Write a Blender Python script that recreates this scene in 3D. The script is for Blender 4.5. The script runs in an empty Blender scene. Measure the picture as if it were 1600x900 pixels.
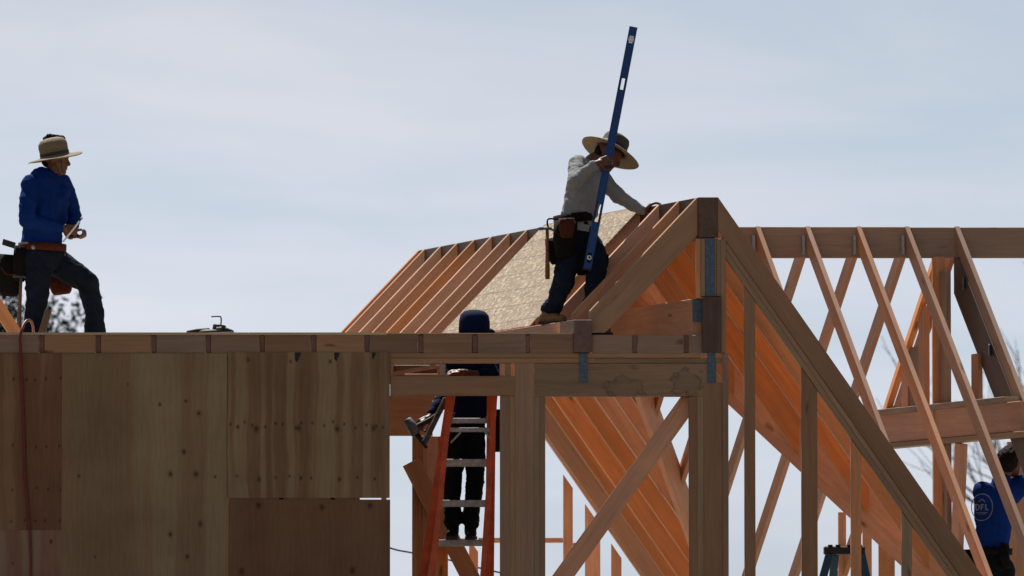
import bpy, bmesh, math, random
from mathutils import Vector, Matrix, noise
V = Vector
random.seed(7)
scene = bpy.context.scene
COL = scene.collection

# ------------------------------------------------------------------ camera
F, D0, ZC, PITCH = 10190.0, 49.0, 1.5, math.atan(646 / 10190.0)
cam = bpy.data.cameras.new("camera"); cam_ob = bpy.data.objects.new("camera", cam); COL.objects.link(cam_ob)
cam_ob.location = (0, -D0, ZC)
cam_ob.rotation_euler = (math.pi / 2 + PITCH, 0, 0)
cam.sensor_width = 36.0; cam.lens = 36.0 * F / 1600.0
cam.clip_start = 1.0; cam.clip_end = 5000.0
cam.dof.use_dof = True; cam.dof.focus_distance = 49.9; cam.dof.aperture_fstop = 4.5
scene.camera = cam_ob

# ------------------------------------------------------------------ light
SUN_EL, SUN_AZ = math.radians(59), math.radians(-20)      # azimuth from +Y, towards +X
w = bpy.data.worlds.new("World"); scene.world = w; w.use_nodes = True
nt = w.node_tree; nt.nodes.clear()
def N(nt, t, **k):
    n = nt.nodes.new(t)
    for a, b in k.items(): setattr(n, a, b)
    return n
sky = N(nt, 'ShaderNodeTexSky', sky_type='NISHITA', sun_disc=False)
sky.sun_elevation = SUN_EL; sky.sun_rotation = SUN_AZ
sky.air_density = 1.0; sky.dust_density = 0.6; sky.ozone_density = 1.0
# thin high cloud: streaky veil that turns the clear sky paler
tc = N(nt, 'ShaderNodeTexCoord'); mp = N(nt, 'ShaderNodeMapping'); mp.inputs['Scale'].default_value = (11, 11, 44)
mp.inputs['Rotation'].default_value = (0, 0.22, 0)
nz = N(nt, 'ShaderNodeTexNoise'); nz.inputs['Scale'].default_value = 1.0; nz.inputs['Detail'].default_value = 5; nz.inputs['Roughness'].default_value = .52; nz.inputs['Distortion'].default_value = .5
rp = N(nt, 'ShaderNodeValToRGB'); rp.color_ramp.elements[0].position = .34; rp.color_ramp.elements[1].position = .68
rp.color_ramp.elements[0].color = (0, 0, 0, 1); rp.color_ramp.elements[1].color = (1, 1, 1, 1)
bw = N(nt, 'ShaderNodeRGBToBW')
bg = N(nt, 'ShaderNodeBackground'); wo = N(nt, 'ShaderNodeOutputWorld'); L = nt.links.new
def tint(c):
    n = N(nt, 'ShaderNodeMix', data_type='RGBA', blend_type='MULTIPLY'); n.inputs[0].default_value = 1; n.inputs[7].default_value = (*c, 1)
    L(bw.outputs[0], n.inputs[6]); return n.outputs[2]
def mx(f, a, b):
    n = N(nt, 'ShaderNodeMix', data_type='RGBA')
    if isinstance(f, float): n.inputs[0].default_value = f
    else: L(f, n.inputs[0])
    L(a, n.inputs[6]); L(b, n.inputs[7]); return n.outputs[2]
L(tc.outputs['Generated'], mp.inputs[0]); L(mp.outputs[0], nz.inputs['Vector']); L(nz.outputs[0], rp.inputs[0]); L(sky.outputs[0], bw.inputs[0])
haze_col, cloud_col = tint((.86, .985, 1.18)), tint((1.10, 1.14, 1.26))
L(mx(rp.outputs[0], mx(.82, sky.outputs[0], haze_col), cloud_col), bg.inputs[0]); L(bg.outputs[0], wo.inputs[0])
bg.inputs[1].default_value = 0.060
sun = bpy.data.lights.new("sun", 'SUN'); sun.energy = 5.0; sun.angle = math.radians(.6); sun.color = (1, .95, .87)
sun_ob = bpy.data.objects.new("sun", sun); COL.objects.link(sun_ob)
sdir = V((math.sin(SUN_AZ) * math.cos(SUN_EL), math.cos(SUN_AZ) * math.cos(SUN_EL), math.sin(SUN_EL)))
sun_ob.rotation_euler = sdir.to_track_quat('Z', 'Y').to_euler(); sun_ob.location = sdir * 60
vs = scene.view_settings
vs.view_transform = 'Standard'; vs.look = 'None'; vs.gamma = 1; vs.use_curve_mapping = False; vs.exposure = 0.55
scene.cycles.max_bounces = 10; scene.cycles.diffuse_bounces = 7; scene.cycles.use_denoising = True

# ------------------------------------------------------------------ helpers
cP, sP = math.cos(PITCH), math.sin(PITCH)
def P(px, py, Y=0.0):
    """world point at depth plane Y that the survey of the site puts at image point px,py (1600x900)"""
    a, b = (px - 800) / F, (450 - py) / F
    d = V((a, cP - sP * b, sP + cP * b))
    t = (Y + D0) / d.y
    return V((0, -D0, ZC)) + d * t
def PM(px, Y=0.0): return px * (Y + D0) / F            # pixels to metres at depth Y
U = V((-.353, .9356, 0))                                # the way the ridge of the gable runs
X, Yv, Z = V((1, 0, 0)), V((0, 1, 0)), V((0, 0, 1))
FLOOR = 1.45

def setp(o, label=None, cat=None, group=None, kind=None):
    if label: o['label'] = label
    if cat: o['category'] = cat
    if group: o['group'] = group
    if kind: o['kind'] = kind
    return o
def thing(name, label, cat, loc, group=None):
    o = bpy.data.objects.new(name, None); COL.objects.link(o); o.location = loc; o.empty_display_size = .1
    return setp(o, label, cat, group, 'thing')
def world_loc(o):
    v = V(o.location)
    return world_loc(o.parent) + v if o.parent and o.parent.type == 'EMPTY' else v
MW = {}
def link(name, me, mat, parent=None, M=None):
    o = bpy.data.objects.new(name, me); COL.objects.link(o)
    if mat is not None and not me.materials: me.materials.append(mat)
    M = M or Matrix.Identity(4)
    MW[o] = M
    if parent is not None:
        o.parent = parent
        pm = MW.get(parent, Matrix.Translation(parent.location))
        o.matrix_basis = pm.inverted() @ M
    else:
        o.matrix_basis = M
    return o
def mesh(name, vs_, fs, smooth=False):
    me = bpy.data.meshes.new(name); me.from_pydata([tuple(v) for v in vs_], [], fs); me.update()
    bm = bmesh.new(); bm.from_mesh(me); bmesh.ops.recalc_face_normals(bm, faces=bm.faces); bm.to_mesh(me); bm.free()
    if smooth: me.polygons.foreach_set('use_smooth', [True] * len(me.polygons))
    return me
def frame(o, x, y):
    x = x.normalized(); y = y.normalized(); y = y - x * y.dot(x)
    if y.length < .05: y = Z.cross(x) if abs(x.z) < .9 else X.copy()
    y = y - x * y.dot(x); y.normalize(); z = x.cross(y)
    return Matrix(((x.x, y.x, z.x, o.x), (x.y, y.y, z.y, o.y), (x.z, y.z, z.z, o.z), (0, 0, 0, 1)))
def prism(name, poly, vec, mat, parent=None, axis=None, bev=.0):
    """poly: coplanar world points, pushed along vec; local X = the grain direction"""
    poly = [V(p) for p in poly]; n = len(poly)
    axis = axis or (poly[1] - poly[0])
    M = frame(poly[0], axis, vec); I = M.inverted()
    vs_ = [I @ p for p in poly] + [I @ (p + vec) for p in poly]
    fs = [list(range(n)), list(range(2 * n - 1, n - 1, -1))] + [[i, (i + 1) % n, n + (i + 1) % n, n + i] for i in range(n)]
    me = mesh(name, vs_, fs)
    if bev:
        bm = bmesh.new(); bm.from_mesh(me)
        bmesh.ops.bevel(bm, geom=bm.edges[:], offset=bev, segments=1, affect='EDGES'); bm.to_mesh(me); bm.free()
    return link(name, me, mat, parent, M)
def fb(name, x0, y0, x1, y1, Y0, t, mat, parent=None, axis=None, jit=0.0, bev=.003):
    """upright piece whose front face spans the given image rectangle at depth Y0; y1=None runs to the floor"""
    ym = y0 if y1 is None else (y0 + y1) / 2
    xa, xb = P(x0, ym, Y0).x, P(x1, ym, Y0).x
    zt = P(800, y0, Y0).z; zb = FLOOR if y1 is None else P(800, y1, Y0).z
    j = random.uniform(-jit, jit)
    poly = [V((xa, Y0 + j, zb)), V((xb, Y0 + j, zb)), V((xb, Y0 + j, zt)), V((xa, Y0 + j, zt))]
    if axis is None: axis = X if (xb - xa) > (zt - zb) else Z
    return prism(name, poly, V((0, t, 0)), mat, parent, axis, bev)
def board(name, a, b, wd, th, wdir, mat, parent=None, bev=.003):
    """length a-b on the centre line, width wd along wdir, thickness th across"""
    d = (b - a).normalized(); wv = (wdir - d * wdir.dot(d)).normalized(); tv = d.cross(wv)
    o = a - wv * wd / 2 - tv * th / 2
    return prism(name, [o, o + (b - a), o + (b - a) + wv * wd, o + wv * wd], tv * th, mat, parent, b - a, bev)
def tube(name, pts, r, mat, parent=None, seg=8, cap=True):
    pts = [V(p) for p in pts]; vs_, fs = [], []
    rr = r if isinstance(r, (list, tuple)) else [r] * len(pts)
    ref = V((.3, .2, .93))
    for i, p in enumerate(pts):
        d = (pts[min(i + 1, len(pts) - 1)] - pts[max(i - 1, 0)]).normalized()
        a = d.cross(ref)
        if a.length < .05: a = d.cross(V((1, 0, 0)))
        a.normalize(); b = d.cross(a)
        for k in range(seg):
            t = 2 * math.pi * k / seg
            vs_.append(p + (a * math.cos(t) + b * math.sin(t)) * rr[i])
    for i in range(len(pts) - 1):
        for k in range(seg):
            fs.append([i * seg + k, i * seg + (k + 1) % seg, (i + 1) * seg + (k + 1) % seg, (i + 1) * seg + k])
    if cap: fs += [list(range(seg)), list(range((len(pts) - 1) * seg, len(pts) * seg))]
    return link(name, mesh(name, vs_, fs, True), mat, parent)
def curve(pts, n=10):
    pts = [V(p) for p in pts]; q = [pts[0] * 2 - pts[1]] + pts + [pts[-1] * 2 - pts[-2]]; out = []
    for i in range(1, len(q) - 2):
        for k in range(n):
            t = k / n; a, b, c, d = q[i - 1], q[i], q[i + 1], q[i + 2]
            out.append(.5 * ((2 * b) + (c - a) * t + (2 * a - 5 * b + 4 * c - d) * t * t + (3 * b - a - 3 * c + d) * t ** 3))
    return out + [pts[-1]]

# ------------------------------------------------------------------ materials
def newmat(name):
    m = bpy.data.materials.new(name); m.use_nodes = True
    nt = m.node_tree; b = nt.nodes['Principled BSDF']
    return m, nt, b
def ramp(nt, cols, src=None, interp='LINEAR'):
    r = N(nt, 'ShaderNodeValToRGB'); e = r.color_ramp.elements; r.color_ramp.interpolation = interp
    while len(e) < len(cols): e.new(.5)
    for i, (p, c) in enumerate(cols):
        e[i].position = p; e[i].color = (c, c, c, 1) if isinstance(c, (int, float)) else (*c, 1)
    if src is not None: nt.links.new(src, r.inputs[0])
    return r
def math_(nt, op, a, b=None, c=None, clamp=False):
    n = N(nt, 'ShaderNodeMath', operation=op, use_clamp=clamp)
    for i, v in enumerate((a, b, c)):
        if v is None: continue
        if isinstance(v, (int, float)): n.inputs[i].default_value = v
        else: nt.links.new(v, n.inputs[i])
    return n.outputs[0]
def mixc(nt, f, a, b, mode='MIX'):
    n = N(nt, 'ShaderNodeMix', data_type='RGBA', blend_type=mode)
    for i, v in ((0, f), (6, a), (7, b)):
        if isinstance(v, (int, float)): n.inputs[i].default_value = v
        elif isinstance(v, tuple): n.inputs[i].default_value = (*v, 1)
        else: nt.links.new(v, n.inputs[i])
    return n.outputs[2]
def noise_(nt, vec, scale, detail=3, rough=.55, dist=0):
    n = N(nt, 'ShaderNodeTexNoise'); n.inputs['Scale'].default_value = scale; n.inputs['Detail'].default_value = detail
    n.inputs['Roughness'].default_value = rough; n.inputs['Distortion'].default_value = dist
    if vec is not None: nt.links.new(vec, n.inputs['Vector'])
    return n
def mapped(nt, vec, sc, loc=None):
    m = N(nt, 'ShaderNodeMapping'); m.inputs['Scale'].default_value = sc
    nt.links.new(vec, m.inputs[0])
    return m.outputs[0]
def wood(name, light, dark, knot=(.09, .035, .015), var=.42, grain=1.0, sat=.35, knots=1.0, stains=None, wear=.25):
    m, nt, b = newmat(name)
    tc = N(nt, 'ShaderNodeTexCoord'); oi = N(nt, 'ShaderNodeObjectInfo')
    off = N(nt, 'ShaderNodeVectorMath', operation='MULTIPLY_ADD'); off.inputs[0].default_value = (1, 1, 1)
    cmb = N(nt, 'ShaderNodeCombineXYZ'); r100 = math_(nt, 'MULTIPLY', oi.outputs['Random'], 137.0)
    for i in range(3): nt.links.new(r100, cmb.inputs[i])
    nt.links.new(tc.outputs['Object'], off.inputs[0]); off.inputs[1].default_value = (1, 1, 1); nt.links.new(cmb.outputs[0], off.inputs[2])
    v = off.outputs[0]
    warp = noise_(nt, mapped(nt, v, (.8, 3.5, 3.5)), 1.6, 2, .5)
    ws = N(nt, 'ShaderNodeVectorMath', operation='MULTIPLY_ADD'); nt.links.new(warp.outputs['Color'], ws.inputs[0]); ws.inputs[1].default_value = (0, .16, .16); nt.links.new(v, ws.inputs[2])
    g1 = noise_(nt, mapped(nt, ws.outputs[0], (.7, 26 * grain, 26 * grain)), 1.0, 4, .6, .3)
    g2 = noise_(nt, mapped(nt, v, (3, 160, 160)), 1.0, 2, .6)
    tone = noise_(nt, mapped(nt, v, (.5, 2.0, 2.0)), 1.0, 2, .5)
    c = ramp(nt, [(.30, dark), (.48, tuple((a + d) / 2 for a, d in zip(light, dark))), (.70, light)], g1.outputs[0]).outputs[0]
    c = mixc(nt, .4, c, ramp(nt, [(.3, .72), (.7, 1.18)], g2.outputs[0]).outputs[0], 'MULTIPLY')
    c = mixc(nt, 1.0, c, ramp(nt, [(.3, .78), (.7, 1.15)], tone.outputs[0]).outputs[0], 'MULTIPLY')
    # knots
    vo = N(nt, 'ShaderNodeTexVoronoi'); vo.inputs['Scale'].default_value = 1.0; nt.links.new(mapped(nt, ws.outputs[0], (2.1, 7, 7)), vo.inputs['Vector'])
    kd = noise_(nt, v, 30, 2)
    dd = math_(nt, 'MULTIPLY_ADD', kd.outputs[0], .10, vo.outputs['Distance'])
    rare = math_(nt, 'GREATER_THAN', N_sep(nt, vo.outputs['Color']), .50)
    km = math_(nt, 'MULTIPLY', ramp(nt, [(.10, 1.0), (.20, 0.0)], dd).outputs[0], rare)
    km = math_(nt, 'MULTIPLY', km, .85 * knots)
    c = mixc(nt, km, c, knot)
    # grey weathering and smudges
    we = noise_(nt, v, 3.0, 4, .62)
    c = mixc(nt, math_(nt, 'MULTIPLY', ramp(nt, [(.45, 0.0), (.75, 1.0)], we.outputs[0]).outputs[0], wear), c, (.16, .13, .105))
    if stains:
        c = stains(nt, tc.outputs['Object'], c)
    hs = N(nt, 'ShaderNodeHueSaturation'); nt.links.new(c, hs.inputs['Color'])
    nt.links.new(math_(nt, 'MULTIPLY_ADD', oi.outputs['Random'], var, 1 - var / 2), hs.inputs['Value'])
    rs = math_(nt, 'FRACT', math_(nt, 'MULTIPLY', oi.outputs['Random'], 17.3))
    nt.links.new(math_(nt, 'MULTIPLY_ADD', rs, sat, 1 - sat / 2), hs.inputs['Saturation'])
    nt.links.new(hs.outputs[0], b.inputs['Base Color'])
    b.inputs['Roughness'].default_value = .5; b.inputs['Specular IOR Level'].default_value = .5
    bp = N(nt, 'ShaderNodeBump'); bp.inputs['Strength'].default_value = .25; bp.inputs['Distance'].default_value = .004
    nt.links.new(math_(nt, 'ADD', g1.outputs[0], g2.outputs[0]), bp.inputs['Height']); nt.links.new(bp.outputs[0], b.inputs['Normal'])
    return m
def N_sep(nt, col):
    s = N(nt, 'ShaderNodeSeparateColor'); nt.links.new(col, s.inputs[0]); return s.outputs[0]
def plain(name, col, rough=.6, metal=0.0, var=.12, scale=18, bump=.0, col2=None, stretch=(1, 1, 1), spec=.4):
    m, nt, b = newmat(name)
    tc = N(nt, 'ShaderNodeTexCoord'); n = noise_(nt, mapped(nt, tc.outputs['Object'], stretch), scale, 4, .6)
    c2 = col2 or tuple(x * (1 - var * 2) for x in col)
    r = ramp(nt, [(.32, c2), (.62, col)], n.outputs[0]); nt.links.new(r.outputs[0], b.inputs['Base Color'])
    b.inputs['Roughness'].default_value = rough; b.inputs['Metallic'].default_value = metal; b.inputs['Specular IOR Level'].default_value = spec
    if bump:
        bp = N(nt, 'ShaderNodeBump'); bp.inputs['Strength'].default_value = bump; bp.inputs['Distance'].default_value = .01
        nt.links.new(n.outputs[0], bp.inputs['Height']); nt.links.new(bp.outputs[0], b.inputs['Normal'])
    return m
def cloth(name, col, col2=None, weave=900, rough=.9, patch=3.0):
    m, nt, b = newmat(name)
    tc = N(nt, 'ShaderNodeTexCoord'); n = noise_(nt, tc.outputs['Object'], patch, 5, .62); f = noise_(nt, tc.outputs['Object'], 240, 2, .7)
    c = ramp(nt, [(.35, col2 or tuple(x * .7 for x in col)), (.65, col)], n.outputs[0]).outputs[0]
    c = mixc(nt, .5, c, ramp(nt, [(.3, .75), (.7, 1.2)], f.outputs[0]).outputs[0], 'MULTIPLY')
    nt.links.new(c, b.inputs['Base Color']); b.inputs['Roughness'].default_value = rough; b.inputs['Specular IOR Level'].default_value = .08
    bp = N(nt, 'ShaderNodeBump'); bp.inputs['Strength'].default_value = .3; bp.inputs['Distance'].default_value = .003
    nt.links.new(f.outputs[0], bp.inputs['Height']); nt.links.new(bp.outputs[0], b.inputs['Normal'])
    return m

FIR = wood('fir_lumber', (.70, .315, .145), (.545, .225, .098))
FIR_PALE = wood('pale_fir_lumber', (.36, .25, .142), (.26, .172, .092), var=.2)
FIR_DULL = wood('shaded_weathered_fir_lumber', (.33, .195, .11), (.255, .145, .08), wear=.2)  # darker base colour stands in for front shade, with slight grey weathering
FIR_MID = wood('brown_fir_lumber', (.54, .275, .145), (.42, .20, .10))
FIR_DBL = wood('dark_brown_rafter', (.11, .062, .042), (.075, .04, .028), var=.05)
FIR_RED = wood('red_brown_beam_end', (.20, .09, .055), (.13, .055, .034), var=.05)
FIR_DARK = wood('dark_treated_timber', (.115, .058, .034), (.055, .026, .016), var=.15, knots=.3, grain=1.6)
def header_stain(nt, v, c):
    """two old water stains with ragged dark edges; v = local coordinates on the header (x along it, z up)"""
    w_ = noise_(nt, v, 12, 6, .7)
    wv = N(nt, 'ShaderNodeVectorMath', operation='MULTIPLY_ADD'); nt.links.new(w_.outputs['Color'], wv.inputs[0]); wv.inputs[1].default_value = (.30, 0, .22); nt.links.new(v, wv.inputs[2])
    sp = N(nt, 'ShaderNodeSeparateXYZ'); nt.links.new(wv.outputs[0], sp.inputs[0])
    for (cx, cz, rx, rz, fill) in ((.82, .17, .15, .085, .22), (1.30, .21, .115, .105, .32)):
        dx = math_(nt, 'MULTIPLY', math_(nt, 'SUBTRACT', sp.outputs[0], cx), 1 / rx)
        dz = math_(nt, 'MULTIPLY', math_(nt, 'SUBTRACT', sp.outputs[2], cz), 1 / rz)
        d = math_(nt, 'SQRT', math_(nt, 'ADD', math_(nt, 'MULTIPLY', dx, dx), math_(nt, 'MULTIPLY', dz, dz)))
        ins = ramp(nt, [(.9, fill), (1.02, 0.0)], d)
        rim = ramp(nt, [(.72, 0.0), (.93, .85), (1.0, 1.0), (1.04, 0.0)], d)
        # ramps clip at 1, so scale the distance first
        for r_ in (ins, rim):
            for e in r_.color_ramp.elements: e.position *= .5
            nt.links.new(math_(nt, 'MULTIPLY', d, .5), r_.inputs[0])
        brk = ramp(nt, [(.36, 0.0), (.50, 1.0)], noise_(nt, v, 16, 2).outputs[0])
        c = mixc(nt, math_(nt, 'MULTIPLY', ins.outputs[0], .7), c, (.09, .058, .038))
        c = mixc(nt, math_(nt, 'MULTIPLY', math_(nt, 'MULTIPLY', rim.outputs[0], .6), brk.outputs[0]), c, (.03, .018, .012))
    return c
FIR_STAIN = wood('stained_header_timber', (.335, .218, .125), (.245, .152, .084), stains=header_stain, var=.05)

def plywood(name, light, dark, red, bands, spots=(), rows=0.0, sat=1.0):
    """local x up the sheet, local -z across it; spots: (up, across, radius)"""
    m, nt, b = newmat(name)
    tc = N(nt, 'ShaderNodeTexCoord'); v = tc.outputs['Object']
    oi = N(nt, 'ShaderNodeObjectInfo')
    cmb = N(nt, 'ShaderNodeCombineXYZ'); r100 = math_(nt, 'MULTIPLY', oi.outputs['Random'], 91.0)
    for i in range(3): nt.links.new(r100, cmb.inputs[i])
    off = N(nt, 'ShaderNodeVectorMath', operation='ADD'); nt.links.new(v, off.inputs[0]); nt.links.new(cmb.outputs[0], off.inputs[1])
    vo_ = off.outputs[0]
    wp = noise_(nt, mapped(nt, vo_, (1.1, 1, 3)), 1.5, 3, .5)
    ws = N(nt, 'ShaderNodeVectorMath', operation='MULTIPLY_ADD'); nt.links.new(wp.outputs['Color'], ws.inputs[0]); ws.inputs[1].default_value = (0, 0, .10); nt.links.new(vo_, ws.inputs[2])
    broad = noise_(nt, mapped(nt, ws.outputs[0], (.18, .01, bands)), 1.0, 2, .5)
    c = ramp(nt, [(.36, dark), (.47, red), (.56, light), (.68, light)], broad.outputs[0]).outputs[0]
    ring = N(nt, 'ShaderNodeTexWave', wave_type='BANDS', bands_direction='Z'); ring.inputs['Scale'].default_value = 7; ring.inputs['Distortion'].default_value = 9
    ring.inputs['Detail'].default_value = 3; ring.inputs['Detail Scale'].default_value = .7
    nt.links.new(mapped(nt, ws.outputs[0], (.35, .01, 1)), ring.inputs['Vector'])
    c = mixc(nt, .22, c, ramp(nt, [(.0, .82), (.5, 1.03), (1, 1.08)], ring.outputs['Fac']).outputs[0], 'MULTIPLY')
    fine = noise_(nt, mapped(nt, vo_, (5, 1, 170)), 1.0, 3, .6)
    c = mixc(nt, 0.3, c, ramp(nt, [(.3, .65), (.7, 1.25)], fine.outputs[0]).outputs[0], 'MULTIPLY')
    blot = noise_(nt, vo_, 2.2, 5, .6)
    c = mixc(nt, .6, c, ramp(nt, [(.3, .75), (.7, 1.15)], blot.outputs[0]).outputs[0], 'MULTIPLY')
    jn = noise_(nt, v, 60, 2)
    for (u_, a_, r_) in spots:
        d = N(nt, 'ShaderNodeVectorMath', operation='DISTANCE'); nt.links.new(mapped(nt, v, (.75, 0, 1)), d.inputs[0]); d.inputs[1].default_value = (u_ * .75, 0, -a_)
        q = math_(nt, 'MULTIPLY_ADD', jn.outputs[0], r_ * .5, d.outputs[1])
        k = ramp(nt, [(0, .9), (.35, .75), (.65, .25), (1, 0.0)], math_(nt, 'MULTIPLY', q, 1 / (r_ * 1.7), clamp=True))
        c = mixc(nt, k.outputs[0], c, (.035, .018, .01))
    c = mixc(nt, 1.0, c, (1.2, 1.06, .90), 'MULTIPLY')
    nt.links.new(c, b.inputs['Base Color']); b.inputs['Roughness'].default_value = .8; b.inputs['Specular IOR Level'].default_value = .2
    bp = N(nt, 'ShaderNodeBump'); bp.inputs['Strength'].default_value = .2; bp.inputs['Distance'].default_value = .003
    nt.links.new(fine.outputs[0], bp.inputs['Height']); nt.links.new(bp.outputs[0], b.inputs['Normal'])
    return m

def osb_mat():
    m, nt, b = newmat('strand_board')
    tc = N(nt, 'ShaderNodeTexCoord'); v = tc.outputs['Object']
    wn = noise_(nt, v, 9, 2); wsn = N(nt, 'ShaderNodeVectorMath', operation='MULTIPLY_ADD'); nt.links.new(wn.outputs['Color'], wsn.inputs[0]); wsn.inputs[1].default_value = (.03, .03, .03); nt.links.new(v, wsn.inputs[2])
    c = (.40, .31, .20); rough = None; prev = None
    for k, (sx, sy, rot) in enumerate(((22, 60, .5), (54, 20, -.3), (30, 64, 1.1))):
        mp = N(nt, 'ShaderNodeMapping'); mp.inputs['Rotation'].default_value = (0, rot, 0); mp.inputs['Scale'].default_value = (sx, 1, sy); nt.links.new(wsn.outputs[0], mp.inputs[0])
        vo = N(nt, 'ShaderNodeTexVoronoi'); vo.inputs['Scale'].default_value = 1; nt.links.new(mp.outputs[0], vo.inputs['Vector'])
        s = N_sep(nt, vo.outputs['Color'])
        col = ramp(nt, [(0, (.13, .085, .05)), (.45, (.20, .14, .085)), (.80, (.26, .19, .12)), (1, (.50, .42, .31))], s).outputs[0]
        prev = col if prev is None else mixc(nt, ramp(nt, [(.5, 0.0), (.52, 1.0)], N_sep(nt, vo.outputs['Color'])).outputs[0] if k else .5, prev, col)
        rough = ramp(nt, [(0, .75), (.7, .6), (1, .38)], s).outputs[0]
    sp = N(nt, 'ShaderNodeSeparateXYZ'); nt.links.new(v, sp.inputs[0])
    fr = math_(nt, 'FRACT', math_(nt, 'MULTIPLY', math_(nt, 'ADD', sp.outputs[2], .1), 1 / .19))
    ln = math_(nt, 'LESS_THAN', math_(nt, 'ABSOLUTE', math_(nt, 'SUBTRACT', fr, .5)), .022)
    prev = mixc(nt, math_(nt, 'MULTIPLY', ln, .75), prev, (.07, .06, .05))
    nt.links.new(prev, b.inputs['Base Color']); nt.links.new(rough, b.inputs['Roughness'])
    bp = N(nt, 'ShaderNodeBump'); bp.inputs['Strength'].default_value = .15; bp.inputs['Distance'].default_value = .003
    nt.links.new(noise_(nt, v, 55, 3, .7).outputs[0], bp.inputs['Height']); nt.links.new(bp.outputs[0], b.inputs['Normal'])
    return m
OSB = osb_mat()
GALV = plain('galvanised_steel', (.36, .40, .46), .5, .5, .2, 40)
STRAP = plain('blue_grey_strap_steel', (.085, .135, .19), .5, .2, .2, 30)
SUBFLOOR = wood('subfloor_boards', (.48, .38, .25), (.36, .26, .16), knots=.4)
DIRT = plain('dry_dirt', (.17, .125, .085), .95, 0, .25, .9, .3)
CONC = plain('concrete', (.38, .355, .31), .9, 0, .12, 6, .1)
SKIN = plain('tanned_skin', (.12, .048, .027), .5, 0, .15, 30)
HAIR = plain('black_hair', (.012, .009, .008), .85, 0, .3, 120, .6, stretch=(1, 1, .2), spec=.15)
STRAW = plain('woven_straw', (.23, .18, .11), .8, 0, .3, 130, .6)
STRAW_PALE = plain('pale_woven_straw', (.38, .30, .19), .8, 0, .25, 130, .6)
STRAW_DARK = plain('dark_brown_hat_felt', (.07, .055, .045), .8, 0, .3, 60, .4)
SHIRT_BLUE = cloth('royal_blue_cotton', (.005, .030, .18), (.003, .019, .12))
SHIRT_GREY = cloth('pale_grey_cotton', (.27, .28, .285), (.20, .21, .22))
SHIRT_NAVY = cloth('navy_cotton', (.005, .011, .045), (.003, .007, .03))
DENIM = cloth('dark_blue_denim', (.012, .019, .035), (.006, .010, .02), patch=5)
DENIM_BLACK = cloth('black_denim', (.008, .009, .012), (.005, .006, .008))
LEATHER = plain('black_leather', (.008, .007, .0065), .8, 0, .2, 40, .3, spec=.12)
LEATHER_RED = plain('oxblood_leather', (.08, .018, .010), .75, 0, .2, 40, .3, spec=.15)
LEATHER_TAN = plain('tan_suede', (.20, .115, .055), .85, 0, .2, 30, .3)
BLACK = plain('black_plastic', (.012, .012, .013), .6, 0, .2, 30)
GREYP = plain('grey_cast_metal', (.06, .064, .07), .45, .4, .2, 30)
GUN_GREY = plain('pale_grey_gun_housing', (.14, .145, .155), .5, .2, .2, 30)
LEVEL_BLUE = plain('blue_anodised_aluminium', (.004, .05, .20), .42, .2, .06, 12)
WHITE = plain('white_vial', (.8, .82, .78), .4, 0, .05, 20)
HICKORY = wood('hickory_handle', (.16, .075, .035), (.10, .045, .02), knots=0)
FIBRE_ORANGE = plain('orange_fibreglass', (.60, .095, .022), .5, 0, .12, 14, col2=(.42, .06, .016))
ALU = plain('scuffed_aluminium', (.36, .36, .36), .5, .6, .2, 25)
FIBRE_BLUE = plain('blue_fibreglass', (.01, .055, .10), .5, 0, .12, 14)
HOSE = plain('red_rubber_hose', (.16, .014, .012), .45, 0, .15, 20)
BARK = plain('grey_bark', (.10, .08, .065), .95, 0, .3, 6, .5)
LEAF = plain('dark_green_needles', (.03, .045, .032), .95, 0, .3, 2, spec=.03)
PRINT = plain('pale_shirt_print', (.15, .19, .29), .8, 0, .1, 60)
CABLE = plain('black_cable', (.03, .03, .03), .6)

# ------------------------------------------------------------------ ground
gn = 60; gv, gf = [], []
def gh(x, y):
    d = max(abs(x - 1) - 11, 0, -6 - y, y - 16)
    t = min(d / 9.0, 1.0); s = t * t * (3 - 2 * t)
    return 1.25 * (1 - s) + .05 * noise.noise(V((x * .3, y * .3, 0)))
axs = [-2500, -900, -300, -120] + [-60 + 3 * i for i in range(41)] + [120, 300, 900, 2500]
for yy in axs:
    for xx in axs: gv.append((xx, yy, gh(xx, yy) - (.0 if abs(xx) < 100 else .0)))
n_ = len(axs)
for j in range(n_ - 1):
    for i in range(n_ - 1): gf.append([j * n_ + i, j * n_ + i + 1, (j + 1) * n_ + i + 1, (j + 1) * n_ + i])
setp(link('ground', mesh('ground', gv, gf, True), DIRT), kind='structure')
def boxmesh(x0, x1, y0, y1, z0, z1):
    vs_ = [(x, y, z) for x in (x0, x1) for y in (y0, y1) for z in (z0, z1)]
    return vs_, [[0, 1, 3, 2], [4, 6, 7, 5], [0, 4, 5, 1], [2, 3, 7, 6], [0, 2, 6, 4], [1, 5, 7, 3]]
setp(link('floor_slab', mesh('floor_slab', *boxmesh(-7, 8, -.12, 9, 1.0, FLOOR)), CONC), kind='structure')

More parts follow.
